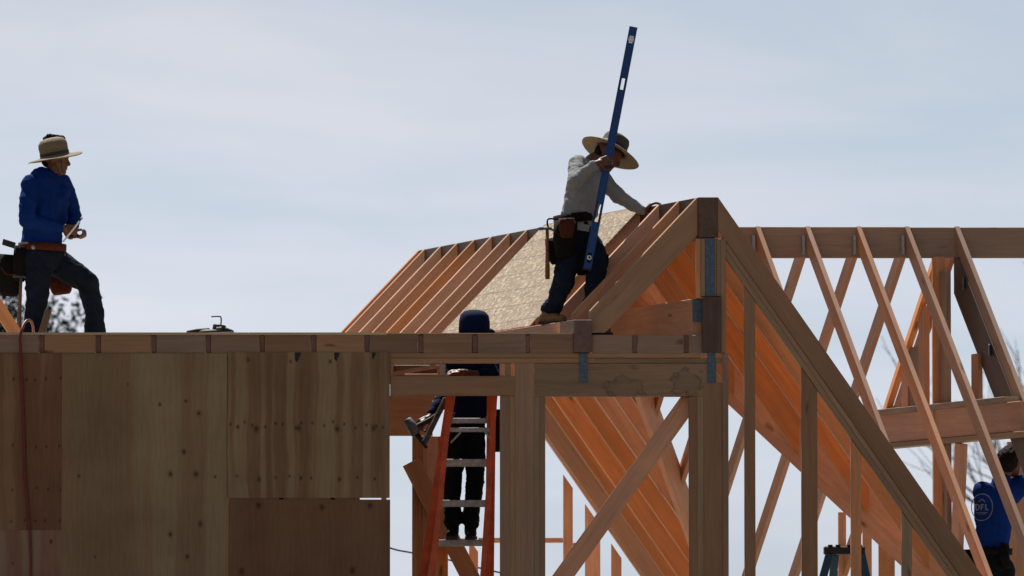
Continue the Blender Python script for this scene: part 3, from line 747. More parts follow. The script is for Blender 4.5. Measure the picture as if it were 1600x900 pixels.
def boot(name, heel, toe, ankle, mat, parent, s=1.0):
    d = (toe - heel).normalized(); L_ = (toe - heel).length
    ps = [(heel + d * .03 + Z * .045, .042 * s, heel + d * (L_ * .5) + Z * .05, .045 * s), (heel + d * L_ * .5 + Z * .045, .046 * s, toe - d * .045 + Z * .036, .038 * s),
          (heel + d * .045 + Z * .06, .048 * s, ankle, .052 * s)]
    b = organic(name, ps, mat, parent, .008, 2, cut=[(V((0, 0, min(heel.z, toe.z))), -Z)])
    sd = d.cross(Z)
    pl = [heel - sd * .036, heel + d * L_ * .55 - sd * .048, toe - d * .03 - sd * .036, toe + d * .004, toe - d * .03 + sd * .036, heel + d * L_ * .55 + sd * .048, heel + sd * .036]
    prism('sole', pl, Z * .022, BLACK, b, d)
    return b
def hammer(root, top, bot, head_mat, grip):
    """claw hammer hanging head up: handle top..bot"""
    d = (bot - top).normalized(); sd = X - d * X.dot(d); sd.normalize()
    tube('handle', [top, top + (bot - top) * .5, top + (bot - top) * .8, bot], [.013, .015, .019, .018], grip, root, 10)
    organic('hammer_head', [(top - sd * .055, .015, top - sd * .02, .011), (top - sd * .02, .012, top + sd * .025, .012), (top + sd * .02, .011, top + sd * .075 + d * .03, .005)], head_mat, root, .005, 1)

# ---- worker on the deck at the left
YL = 3.0
j = lambda px, py, dy=0.0: P(px, py, YL + dy)
m_ = lambda px: PM(px, YL)
feetL = V((j(85, 552).x, YL, ZD))
pl = thing('person', 'worker in straw sun hat and blue shirt standing on the flat deck', 'person', feetL)
hc = j(87, 249); hf = V((1, -.18, -.06)); hup = V((-.05, 0, 1))
hp, hq = head_parts(hc, hf, hup, 1.0)
body = hp + [(j(84, 260), .056, j(80, 283), .062)]
# skeleton: near (camera side) arm and leg first
shN, shF = j(46, 287, -.13), j(97, 288, .13)
elN, elF = j(42, 345, -.22), j(115, 336, .16)
wrN, wrF = j(97, 357, -.12), j(112, 366, .05)
chest, waist, hip = j(74, 305), j(66, 372), j(66, 396)
hipN, hipF = j(60, 404, -.09), j(80, 404, .09)
knN, knF = j(58, 464, -.10), j(137, 440, .06)
anN, anF = j(51, 534, -.10), j(149, 534, .10)
body += [(shN, .05, elN, .040), (elN, .04, wrN, .028), (shF, .05, elF, .04), (elF, .04, wrF, .028), (chest, .12, waist, .11), (waist, .11, hip, .12),
         (hipN, .07, knN, .05), (knN, .05, anN, .04), (hipF, .07, knF, .05), (knF, .05, anF, .04), (shN, .05, shF, .05), (j(80, 283), .06, chest, .10)]
body += hand_parts(wrN, V((1, .25, -.12)), V((.1, -1, .25)), .75, 1.05, -1) + hand_parts(wrF, V((.8, -.35, -.25)), V((.3, -.2, -1)), .9, 1.0, 1)
organic('body', body, SKIN, pl, .0062, 2)
for sg in (-1, 1):
    e_ = hq(.082, .032 * sg, .004)
    link('eye', mesh('eye', *cone_pts(e_, .0115, e_ + V((.001, 0, 0)), .0115), True), HAIR, pl)
organic('hair', [(hq(-.055, 0, -.01), .062, hq(-.045, 0, .02), .07), (hq(.074, -.02, -.055), .008, hq(.074, .02, -.055), .008), (hq(.07, 0, -.098), .017, hq(.074, 0, -.105), .012)], HAIR, pl, .006, 1, .003, (60, 60, 60))
organic('shirt', [(j(68, 287, -.03), .13, j(72, 312), .152, (Yv, 1.15)), (j(72, 310), .152, j(66, 360), .155, (Yv, 1.1)), (j(66, 360), .155, j(65, 388), .172, (Yv, 1.05)),
        (j(81, 278), .072, j(76, 288), .10), (shN - Z * .015, .072, elN + V((0, 0, .05)), .064), (elN + V((0, 0, .05)), .066, elN, .062), (elN, .062, wrN - (wrN - elN) * .06, .040),
        (shF, .08, elF, .060), (elF, .06, wrF - (wrF - elF) * .08, .040), (shN + V((.01, 0, .0)), .07, j(72, 285), .10), (shF, .08, j(78, 288), .10), (j(96, 300), .065, j(92, 345), .07)],
        SHIRT_BLUE, pl, .009, 3, .014, (6, 6, 9), 3, cut=[(j(66, 391), -Z)])
organic('trousers', [(j(66, 384), .165, hip, .165, (Yv, 1.05)), (hipN, .125, knN, .09), (knN, .085, j(53, 500, -.10), .074), (j(53, 500, -.10), .074, anN + Z * .02, .082),
        (hipF, .115, j(112, 425, .08), .105), (j(112, 425, .08), .105, knF, .085), (knF, .085, j(147, 485, .09), .073), (j(147, 485, .09), .073, anF + Z * .03, .084)],
        DENIM, pl, .009, 3, .013, (5, 5, 10), 11, cut=[(anN + Z * .0, -Z)])
boot('boot', V((anN.x - .07, anN.y, ZD + .001)), V((anN.x + .21, anN.y - .05, ZD + .001)), anN, LEATHER, pl)
boot('boot', V((anF.x - .07, anF.y, ZD + .001)), V((anF.x + .21, anF.y - .03, ZD + .001)), anF, LEATHER, pl)
bl = band('belt', j(66, 387), V((.03, 0, 1)), .188, .20, .062, LEATHER_RED, pl)
organic('buckle', [(j(52, 386, -.19), .018, j(52, 387, -.20), .016)], GALV, bl, .004, 1)
hat_up = V((-.20, -.10, 1))
hat_c = j(86, 247, .0) + V((0, 0, .01))
ht = lathe('hat', hat_c, hat_up, [(.222, -.012), (.215, -.008), (.18, .0), (.14, .004), (.118, .012), (.115, .03), (.118, .085), (.114, .115), (.092, .142), (.05, .155), (.0, .158)], STRAW, pl, 56, 1.0, .95, X, .006)
lathe('hat_band', hat_c, hat_up, [(.117, .016), (.119, .02), (.1185, .036), (.117, .04)], STRAW_DARK, ht, 48, 1.0, .95, X, 0, .002)
organic('hair_tuft', [(j(76, 213), .02, j(98, 216), .02), (j(70, 217), .016, j(78, 213), .018)], HAIR, pl, .006, 1, .008, (70, 70, 70), 5)
tube('chin_cord', curve([j(95, 246, -.09), j(97, 262, -.085), j(99, 272, -.07)], 5), .003, BLACK, ht, 6)
# tool pouches on his belt
pouch('tool_pouch', j(19, 398, -.05), j(14, 463, -.03), .21, .13, LEATHER, pl)
pouch('tool_pouch', j(34, 384, -.12), j(30, 440, -.10), .12, .10, LEATHER, pl)
pouch('tool_pouch', j(92, 420, .28), j(97, 460, .28), .20, .11, LEATHER_RED, pl)
tube('pouch_ring', curve([j(2, 418, -.13), j(10, 428, -.14), j(24, 428, -.15), j(36, 418, -.14)], 6), .006, LEATHER_RED, pl, 6)
prism('tape_clip', [j(5, 373, -.12), j(24, 379, -.12), j(22, 388, -.12), j(3, 382, -.12)], V((0, .05, 0)), BLACK, pl)
hm = thing('hammer', 'long handled hammer hanging from the belt of the worker in the straw hat', 'hammer', j(31, 514, -.14))
hammer(hm, j(33, 432, -.15), j(29, 515, -.14), GREYP, HICKORY)
pc = thing('pencil', 'pale carpenter pencil held by the worker on the deck', 'pencil', j(114, 360, -.13))
board('shaft', j(98.5, 378, -.16), j(124, 346, -.10), .013, .009, X, FIR_PALE.copy() if False else WHITE, pc, .002)
board('tip', j(124, 346, -.10), j(129, 340, -.09), .010, .007, X, BLACK, pc, .002)

# ---- worker on the roof with the long level
YR = .75
j = lambda px, py, dy=0.0: P(px, py, YR + dy)
pr = thing('person', 'worker in wide brimmed hat and grey shirt holding a long blue level', 'person', j(864, 506))
hc = j(951, 240, .02); hf = V((.80, .05, -.55)); hup = V((.45, .1, .88))
hp, hq = head_parts(hc, hf, hup, .98)
neck = j(926, 252, .04)
shN, shF = j(903, 256, -.15), j(937, 276, .17)
elN, elF = j(899, 284, -.36), j(966, 306, .15)
wrN, wrF = j(932, 256, -.455), j(1005, 331, .20)
chest, waist, hip = j(914, 287), j(900, 336), j(899, 362)
hipN, hipF = j(893, 372, -.09), j(913, 372, .09)
knN, knF = j(881, 440, -.22), j(932, 420, -.17)
anN, anF = j(861, 484, -.16), j(924, 490, -.17)
body = hp + [(hc, .06, neck, .062), (neck, .06, chest, .09), (shN, .05, elN, .04), (elN, .04, wrN, .028), (shF, .05, elF, .04), (elF, .04, wrF, .028), (shN, .05, shF, .05),
        (chest, .11, waist, .10), (waist, .10, hip, .11), (hipN, .07, knN, .05), (knN, .05, anN, .04), (hipF, .07, knF, .05), (knF, .05, anF, .04)]
body += hand_parts(wrN, V((.85, -.1, .25)), V((-.1, -.9, .35)), .85, 1.02, -1) + hand_parts(wrF, V((.62, 0, .55)), V((-.5, 0, .8)), .5, 1.0, 1)
organic('body', body, SKIN, pr, .0062, 2)
for sg in (-1, 1):
    e_ = hq(.080, .031 * sg, .004); link('eye', mesh('eye', *cone_pts(e_, .0112, e_ + V((.001, 0, 0)), .0112), True), HAIR, pr)
organic('hair', [(hq(-.05, 0, -.015), .062, hq(-.03, 0, .03), .076)], HAIR, pr, .007, 1, .003, (60, 60, 60))
organic('shirt', [(neck + V((-.015, 0, -.03)), .075, chest, .125), (chest, .135, j(904, 320), .120, (Yv, 1.15)), (j(904, 320), .12, j(899, 352), .120, (Yv, 1.15)), (shN, .068, j(908, 272), .10), (shF, .075, j(922, 285), .10), (j(930, 290), .075, j(921, 330), .07),
        (shN, .068, elN, .060), (elN, .060, wrN - (wrN - elN) * .12, .043), (shF, .074, elF, .056), (elF, .056, wrF - (wrF - elF) * .07, .036)],
        SHIRT_GREY, pr, .0085, 3, .013, (7, 7, 11), 21, cut=[(j(899, 364), -Z)])
organic('trousers', [(j(900, 347), .118, hip, .128, (Yv, 1.15)), (hipN, .108, j(888, 410, -.15), .098), (j(888, 410, -.15), .096, knN, .080), (knN, .080, j(868, 470, -.18), .070), (j(868, 470, -.18), .070, anN + Z * .01, .078),
        (hipF, .105, j(929, 398, -.10), .090), (j(929, 398, -.10), .090, knF, .078), (knF, .078, j(928, 455, -.17), .070), (j(928, 455, -.17), .070, anF, .072)],
        DENIM, pr, .0085, 3, .013, (6, 6, 12), 31)
bz = P(800, 500.3, 0).z
boot('boot', V((anN.x - .085, anN.y, bz)), V((anN.x + .125, anN.y - .09, bz)), anN, LEATHER_TAN, pr, .95)
boot('boot', V((anF.x - .08, anF.y, ZD + .01)), V((anF.x + .16, anF.y - .02, ZD + .01)), anF - Z * .04, LEATHER_TAN, pr, .95)
hat_up = V((.42, .26, .87)); hat_c = hc + hat_up.normalized() * .022 + V((.012, 0, 0))
ht = lathe('hat', hat_c, hat_up, [(.240, -.02), (.232, -.014), (.18, .0), (.14, .006), (.108, .012)], STRAW_PALE, pr, 56, 1.0, 1.0, V((1, 0, -.4)), .004)
lathe('hat_crown', hat_c, hat_up, [(.112, .008), (.108, .03), (.104, .10), (.094, .125), (.06, .138), (.0, .136)], STRAW_DARK, ht, 40)
lathe('hat_band', hat_c, hat_up, [(.1125, .012), (.1145, .016), (.1125, .05), (.1105, .052)], BLACK, ht, 40, 1, 1, X, 0, .002)
bl = band('belt', j(896, 342), V((-.12, 0, 1)), .148, .155, .07, LEATHER, pr)
pouch('tool_pouch', j(884, 346, -.19), j(882, 404, -.20), .18, .13, LEATHER, pr)
pouch('tool_pouch', j(866, 372, -.12), j(872, 412, -.12), .15, .12, LEATHER, pr)
pouch('tool_pouch', j(885, 341, -.25), j(886, 372, -.26), .12, .05, LEATHER_RED, pr)
pouch('tool_pouch', j(910, 396, -.18), j(908, 430, -.18), .09, .08, LEATHER, pr)
pouch('tool_pouch', j(946, 398, -.10), j(946, 418, -.10), .05, .08, LEATHER, pr)
tube('belt_loop', curve([j(868, 342, -.17), j(856, 343, -.18), j(857, 356, -.18), j(866, 360, -.17)], 5), .007, LEATHER, pr, 6)
prism('shirt_tail', [j(900, 347, -.20), j(922, 352, -.19), j(920, 362, -.19), j(900, 359, -.20)], V((0, .008, 0)), SHIRT_GREY, pr)
hm = thing('hammer', 'hammer with a dark handle hanging behind the worker on the roof', 'hammer', j(855, 437, -.20))
hammer(hm, j(855, 357, -.2), j(855.5, 436, -.2), STRAP, HICKORY)

# ---- the long level
YV = YR - .43
lv = thing('spirit_level', 'long blue spirit level held upright by the worker on the roof', 'level', P(917.5, 418, YV))
A, B = P(917.6, 419, YV), P(989.6, 43.5, YV)
ld = (B - A).normalized(); lw = V((ld.z, 0, -ld.x)).normalized(); Ln = (B - A).length
tl = V((0, .026, 0)); wl = PM(12.6, YV)
rows = [0, .035, .048, .30, .36, .42, .46, .90, .95, 1.33, 1.45, Ln - .11, Ln - .075, Ln]
def fr(y): return (y - 418) / (43.5 - 418) * Ln
holes = [(fr(409), fr(394)), (fr(346), fr(318)), (fr(140), fr(122)), (fr(67), fr(56))]
cut_rows = sorted({0.0, Ln} | {x for h in holes for x in h}); cols = [-.5, -.22, .22, .5]
vs_, fs, idx = [], [], {}
def vid(i, r, k):
    if (i, r, k) not in idx:
        idx[(i, r, k)] = len(vs_); vs_.append(A + ld * cut_rows[r] + lw * (cols[i] * wl) + tl * k)
    return idx[(i, r, k)]
solid = lambda i, r: 0 <= i < 3 and 0 <= r < len(cut_rows) - 1 and not (i == 1 and any(abs(cut_rows[r] - h[0]) < 1e-6 for h in holes))
for r in range(len(cut_rows) - 1):
    for i in range(3):
        if not solid(i, r): continue
        for k in (0, 1): fs.append([vid(i, r, k), vid(i + 1, r, k), vid(i + 1, r + 1, k), vid(i, r + 1, k)])
        if not solid(i - 1, r): fs.append([vid(i, r, 0), vid(i, r + 1, 0), vid(i, r + 1, 1), vid(i, r, 1)])
        if not solid(i + 1, r): fs.append([vid(i + 1, r, 0), vid(i + 1, r + 1, 0), vid(i + 1, r + 1, 1), vid(i + 1, r, 1)])
        if not solid(i, r - 1): fs.append([vid(i, r, 0), vid(i + 1, r, 0), vid(i + 1, r, 1), vid(i, r, 1)])
        if not solid(i, r + 1): fs.append([vid(i, r + 1, 0), vid(i + 1, r + 1, 0), vid(i + 1, r + 1, 1), vid(i, r + 1, 1)])
fo = link('frame', mesh('frame', vs_, fs), LEVEL_BLUE, lv)
for e_ in (-.5, .5):
    c = A + lw * (wl * (e_ * .88)) - V((0, .004, 0))
    prism('edge_rail', [c - lw * .004, c + lw * .004, c + lw * .004 + ld * Ln, c - lw * .004 + ld * Ln], V((0, .0045, 0)), LEVEL_BLUE, fo, ld)
for y in (61.5, 401.5):
    c = A + ld * fr(y) + tl * .35
    tube('vial', [c - V((0, .012, 0)), c + V((0, .008, 0))], .024 if y < 100 else .018, WHITE, lv, 20)
    if y > 100: tube('vial_ring', [c - V((0, .014, 0)), c - V((0, .012, 0))], .009, BLACK, lv, 12)
for y0, y1 in ((346, 318), (140, 122)):
    c0, c1 = A + ld * (fr(y0) - .012), A + ld * (fr(y1) + .012)
    for sg in (-1, 1):
        o_ = lw * (wl * .30 * sg) - V((0, .003, 0))
        prism('grip_trim', [c0 + o_ - lw * .006, c0 + o_ + lw * .006, c1 + o_ + lw * .006, c1 + o_ - lw * .006], V((0, .006, 0)), BLACK, lv, ld)
prism('end_cap', [A - lw * wl * .51, A + lw * wl * .51, A + lw * wl * .51 - ld * .012, A - lw * wl * .51 - ld * .012], tl, BLACK, lv)
prism('end_cap', [B - lw * wl * .51, B + lw * wl * .51, B + lw * wl * .51 + ld * .008, B - lw * wl * .51 + ld * .008], tl, BLACK, lv)

# ---- ladder in the opening and the worker on it
YA = .80
lad = thing('stepladder', 'orange fibreglass stepladder with grey steps standing in the framed opening', 'ladder', V((P(710, 900, .7).x, .7, FLOOR)))
def rail_x(py, side):                                   # front rail lines seen through the opening
    return (704.5 - (py - 620) * .152) if side < 0 else (768 - (py - 620) * .012)
def step_y(py): return .42 + (py - 560) / 340 * .32      # the climbing side leans towards the street as it goes up
ztop = P(800, 560, .4).z
def lp(py, side, dx=0): return P(rail_x(py, side) + dx, py, step_y(py))
for side in (-1, 1):
    t0, t1 = lp(602, side), lp(900, side); bot = t1 + (t1 - t0) * ((t1.z - FLOOR) / (t0.z - t1.z))
    o = prism('rail', [t0 + V((-.034, 0, 0)), t0 + V((.034, 0, 0)), bot + V((.036, 0, 0)), bot + V((-.036, 0, 0))], V((0, .028, 0)), FIBRE_ORANGE, lad, bot - t0, .004)
    prism('rail_flange', [t0 + V((-.034, -.012, 0)), t0 + V((-.020, -.012, 0)), bot + V((-.022, -.012, 0)), bot + V((-.036, -.012, 0))], V((0, .0115, 0)), FIBRE_ORANGE, o, bot - t0)
    prism('rail_flange', [t0 + V((.020, -.012, 0)), t0 + V((.034, -.012, 0)), bot + V((.036, -.012, 0)), bot + V((.022, -.012, 0))], V((0, .0115, 0)), FIBRE_ORANGE, o, bot - t0)
    prism('foot', [bot + V((-.05, -.02, 0)), bot + V((.05, -.02, 0)), bot + V((.05, -.02, .05)), bot + V((-.05, -.02, .05))], V((0, .07, 0)), BLACK, o)
    # rear leg, towards the street
    r0 = P(rail_x(602, side) + (6 if side > 0 else -2), 602, .36); r1 = P(rail_x(900, side) + (-10 if side > 0 else 14), 900, .13)
    rb = r1 + (r1 - r0) * ((r1.z - FLOOR) / (r0.z - r1.z))
    prism('rear_leg', [r0 + V((-.02, 0, 0)), r0 + V((.02, 0, 0)), rb + V((.022, 0, 0)), rb + V((-.022, 0, 0))], V((0, .03, 0)), FIBRE_ORANGE, lad, rb - r0, .003)
for y0, y1 in ((653, 661), (717, 729), (781, 792), (843, 853), (905, 915), (968, 978)):
    a, b = lp(y1, -1, 4), lp(y1, 1, -2); h = PM(y1 - y0)
    st = prism('step', [a, b, b + Z * h, a + Z * h], V((0, .085, 0)), ALU, lad, X, .003)
a, b = P(703, 675, .40), P(770, 675, .40)
br = prism('cross_bar', [a, b, b + Z * .034, a + Z * .034], V((0, .02, 0)), ALU, lad, X, .002)
board('bar_brace', P(720, 675, .405), P(704, 692, .405), .015, .006, X, ALU, br); board('bar_brace', P(757, 674, .405), P(770, 690, .405), .015, .006, X, ALU, br)
a, b = lp(601, -1, -6), lp(601, 1, 6)
prism('top_cap', [a - V((0, .07, 0)), b - V((0, .07, 0)), b + V((0, .06, 0)), a + V((0, .06, 0))], Z * .04, FIBRE_ORANGE, lad, X, .004)

j = lambda px, py, dy=0.0: P(px, py, YA + dy)
fz = lp(843, -1).z + .002
ys = step_y(848) + .05 - YA
pa = thing('person', 'worker in navy cap and navy shirt climbing the orange ladder, head above the deck', 'person', V((j(718, 843).x, YA + ys, fz)))
hc = j(741, 513, .02); hf = V((-.1, -.75, -.65)); hup = V((0, -.6, .8))
hp, hq = head_parts(hc, hf, hup, .98)
neck = j(741, 540, .08); chest = j(741, 580, .10); waist = j(735, 640, .06); hip = j(728, 665, .04)
shL, shR = j(710, 566, .08), j(770, 566, .08)
elL, wrL = j(694, 622, -.02), j(672, 652, -.16)
elR, wrR = j(768, 590, -.14), j(724, 582, -.30)
hipL, hipR = j(716, 675, .03), j(741, 675, .03); knL, knR = j(707, 745, ys * .4), j(743, 745, ys * .4); anL, anR = j(707, 815, ys + .02), j(736, 815, ys + .02)
body = hp + [(hc, .06, neck, .06), (neck, .06, chest, .10), (shL, .05, elL, .04), (elL, .04, wrL, .028), (shR, .05, elR, .04), (elR, .04, wrR, .028), (shL, .05, shR, .05), (chest, .11, waist, .11), (waist, .11, hip, .11),
        (hipL, .07, knL, .05), (knL, .05, anL, .04), (hipR, .07, knR, .05), (knR, .05, anR, .04)]
body += hand_parts(wrL, V((-.55, -.4, -.35)), V((.3, -.5, .8)), .85, 1.0, 1) + hand_parts(wrR, V((-1, -.15, 0)), V((0, -.4, .9)), .6, 1.0, 1)
organic('body', body, SKIN, pa, .0065, 2)
organic('shirt', [(j(766, 521, .12), .035, j(772, 545, .12), .06), (neck, .08, chest, .13), (chest, .15, waist, .135, (Yv, .9)), (waist, .135, hip, .13, (Yv, .95)), (shL, .08, chest, .12), (shR, .085, chest, .12), (shL, .075, elL, .062), (elL, .062, wrL + (elL - wrL) * .25, .045), (shR, .085, elR, .065), (elR, .062, elR + (wrR - elR) * .35, .055)],
        SHIRT_NAVY, pa, .009, 3, .010, (7, 7, 11), 41)
organic('trousers', [(waist - Z * .06, .125, hip, .13), (hipL, .092, knL, .068), (knL, .070, anL + Z * .05, .062), (anL + Z * .06, .062, anL, .068), (hipR, .092, knR, .068), (knR, .070, anR + Z * .05, .062), (anR + Z * .06, .062, anR, .066)],
        DENIM_BLACK, pa, .009, 3, .010, (7, 7, 13), 51)
boot('boot', V((anL.x + .01, YA + ys + .08, fz)), V((anL.x - .02, YA + ys - .13, fz)), anL, LEATHER, pa, .98)
boot('boot', V((anR.x - .01, YA + ys + .08, fz)), V((anR.x + .01, YA + ys - .13, fz)), anR, LEATHER, pa, .98)
cu = V((.02, -.12, 1)); cc = j(741, 516, -.02)
cp = lathe('cap', cc, cu, [(.118, -.03), (.120, .02), (.118, .07), (.108, .115), (.082, .143), (.04, .155), (.0, .158)], SHIRT_NAVY, pa, 40, 1.0, 1.15)
pv = [cc + V((math.cos(t) * .11, -abs(math.sin(t)) * .19 - .05, -.03 - abs(math.sin(t)) * .05)) for t in [math.pi + math.pi * i / 12 for i in range(13)]]
prism('cap_peak', pv, V((0, 0, -.008)), SHIRT_NAVY, cp)
pouch('tool_pouch', j(775, 640, .0), j(775, 706, .0), .09, .12, LEATHER, pa)
ng = thing('nail_gun', 'grey framing nail gun with long magazine held beside the orange ladder', 'nail gun', j(660, 690, -.2))
gy = -.24
tube('motor', [j(635.5, 655, gy), j(636, 655.8, gy), j(639.5, 661, gy), j(640, 661.8, gy), j(650, 677, gy), j(651, 678.5, gy)], [.028, .036, .037, .041, .042, .034], GUN_GREY, ng, 18)
tube('nose', [j(650, 677, gy), j(660, 691, gy), j(667, 700, gy)], [.024, .016, .010], BLACK, ng, 12)
organic('handle', [(j(647, 668, gy), .017, j(676, 653, gy), .016), (j(676, 653, gy), .018, j(684, 648, gy), .02)], BLACK, ng, .006, 1)
board('magazine', j(664, 692, gy), j(698, 622, gy), .034, .03, X, GREYP, ng, .004)
board('magazine_rail', j(660, 689, gy - .018), j(693, 622, gy - .018), .010, .01, X, ALU, ng, .002)
tube('air_fitting', [j(684, 648, gy), j(691, 643, gy)], .009, GALV, ng, 8)

# ---- worker seen from behind on the right
YB = 2.15
j = lambda px, py, dy=0.0: P(px, py, YB + dy)
pb = thing('person', 'worker in blue T-shirt with a round back print standing behind the right rafters', 'person', V((j(1545, 900).x, YB, FLOOR)))
hc = j(1578, 721, .02); hf = V((.55, .75, .15)); hup = V((.05, .05, 1))
hp, hq = head_parts(hc, hf, hup, 1.0)
neck = j(1566, 746, .0); chest = j(1557, 785, .02); waist = j(1552, 850); hip = j(1548, 882)
shL, shR = j(1536, 768, -.04), j(1592, 760, .06); elL, wrL = j(1556, 800, .26), j(1592, 770, .36); elR, wrR = j(1622, 742, .22), j(1606, 700, .32)
kz = (hip.z + FLOOR) / 2
hipL, hipR = hip + V((-.09, .01, -.04)), hip + V((.09, .02, -.04))
knL, knR = V((hipL.x - .02, YB - .02, kz)), V((hipR.x + .03, YB + .02, kz)); anL, anR = V((hipL.x - .03, YB + .04, FLOOR + .11)), V((hipR.x + .04, YB + .06, FLOOR + .11))
body = hp + [(hc, .06, neck, .06), (neck, .06, chest, .10), (shL, .05, elL, .04), (elL, .04, wrL, .028), (shR, .05, elR, .04), (elR, .04, wrR, .028), (shL, .05, shR, .05), (chest, .11, waist, .11), (waist, .11, hip, .11),
        (hipL, .07, knL, .05), (knL, .05, anL, .04), (hipR, .07, knR, .05), (knR, .05, anR, .04)]
body += hand_parts(wrL, V((.7, .4, .3)), V((0, -1, .2)), .6, 1, 1) + hand_parts(wrR, V((-.1, .3, 1)), V((0, -1, .2)), .6, 1, -1)
organic('body', body, SKIN, pb, .007, 2)
organic('hair', [(hq(-.035, 0, .02), .092, hq(.02, 0, .045), .085), (hq(-.05, 0, -.03), .06, hq(-.03, 0, .02), .085)], HAIR, pb, .007, 1, .008, (45, 45, 45), 2)
tee = organic('shirt', [(neck - Z * .01, .07, chest, .12), (chest, .145, j(1552, 830), .140, (Yv, .85)), (j(1552, 830), .14, j(1549, 862), .125, (Yv, .9)), (shL, .085, chest, .12), (shR, .085, chest, .12), (shL, .08, shL + (elL - shL) * .7, .068), (shR, .08, shR + (elR - shR) * .7, .068), (j(1540, 775), .09, j(1540, 812), .09)],
        SHIRT_BLUE, pb, .009, 3, .009, (6, 6, 8), 61, cut=[(j(1549, 864), -Z)])
organic('trousers', [(waist - Z * .03, .125, hip, .135), (hipL, .10, knL, .075), (knL, .078, anL, .07), (hipR, .10, knR, .075), (knR, .078, anR, .07)], DENIM_BLACK, pb, .010, 2, .010, (6, 6, 12), 71)
for a in (anL, anR): boot('boot', V((a.x, a.y - .07, FLOOR + .001)), V((a.x + .02, a.y + .2, FLOOR + .001)), a, LEATHER, pb)
band('belt', j(1551, 862), V((0, 0, 1)), .15, .145, .05, LEATHER, pb)
pouch('tool_pouch', j(1566, 855, -.12), j(1573, 888, -.13), .08, .07, LEATHER, pb)
pouch('tool_pouch', j(1520, 858, -.08), j(1523, 905, -.08), .14, .10, LEATHER, pb)
# the print on the back: ring, letters and a peaked roof mark, laid on the cloth
from mathutils.bvhtree import BVHTree
bv = BVHTree.FromPolygons([v.co.copy() for v in tee.data.vertices], [list(p.vertices) for p in tee.data.polygons])
def onto(v, lift=.004):
    h = bv.ray_cast(V((v.x, YB - 1.5, v.z)), V((0, 1, 0)))
    return (h[0] + h[1] * lift) if h[0] else V((v.x, YB - .1, v.z))
c = j(1533, 793); rr = PM(18, YB)
vs_, fs = [], []
def strip(pts, wd, closed=False):
    n = len(pts); o = len(vs_)
    for i, p in enumerate(pts):
        d = (pts[(i + 1) % n] - pts[i - 1]) if closed or 0 < i < n - 1 else (pts[min(i + 1, n - 1)] - pts[max(i - 1, 0)])
        s_ = V((d.z, 0, -d.x)).normalized() * wd / 2; vs_.append(onto(p - s_)); vs_.append(onto(p + s_))
    for i in range(n if closed else n - 1):
        a, b = o + 2 * i, o + 2 * ((i + 1) % n); fs.append([a, a + 1, b + 1, b])
def seg_(x0, z0, x1, z1, wd=.010): strip([c + V((x0 + (x1 - x0) * i / 5, 0, z0 + (z1 - z0) * i / 5)) for i in range(6)], wd)
strip([c + V((math.cos(t) * rr * .92, 0, math.sin(t) * rr * 1.15)) for t in [2 * math.pi * i / 40 for i in range(40)]], .007, True)
h = .024
for x0 in (-.040,):                                      # D
    seg_(x0, -h, x0, h); strip([c + V((x0 + .022 * math.sin(t), 0, h * math.cos(t))) for t in [math.pi * i / 8 for i in range(9)]], .009)
seg_(-.004, -h, -.004, h); seg_(-.004, h - .004, .016, h - .004); seg_(-.004, .002, .012, .002)      # F
seg_(.030, -h, .030, h); seg_(.030, -h + .004, .050, -h + .004)                                        # L
seg_(-.022, .045, .0, .066, .006); seg_(.0, .066, .022, .045, .006)
seg_(-.04, -.042, .045, -.042, .005); seg_(-.03, -.054, .036, -.054, .004)
link('back_print', mesh('back_print', vs_, fs), PRINT, tee)

# ---- small blue stepladder in the right wing
YC = 1.7
j = lambda px, py, dy=0.0: P(px, py, YC + dy)
l2 = thing('stepladder', 'blue stepladder with black top cap standing behind the right hand studs', 'ladder', V((j(1322, 900).x, YC, FLOOR)))
a, b = j(1288, 866), j(1352, 866)
cap = prism('top_cap', [a, b, b + Z * .062, a + Z * .062], V((0, .16, 0)), BLACK, l2, X, .008)
for px in (1294, 1306, 1324, 1340): prism('cap_lug', [j(px, 853.5), j(px + 7, 853.5), j(px + 7, 851), j(px, 851)], V((0, .05, 0)), BLACK, cap)
for x0, x1, dy in ((1296, 1270, 0), (1346, 1366, 0), (1305, 1296, .16), (1340, 1350, .16)):
    p0, p1 = j(x0, 866, dy), j(x1, 960, dy * 3 - (.15 if dy == 0 else 0)); pe = p1 + (p1 - p0) * ((p1.z - FLOOR) / (p0.z - p1.z))
    board('rail', p0, pe, .062, .028, X, FIBRE_BLUE, l2, .003)
for y0 in (914, 975, 1036):
    a, b = j(1282 - (y0 - 914) * .25, y0, -.10), j(1357 + (y0 - 914) * .2, y0, -.10); prism('step', [a, b, b + Z * .03, a + Z * .03], V((0, .08, 0)), ALU, l2, X)

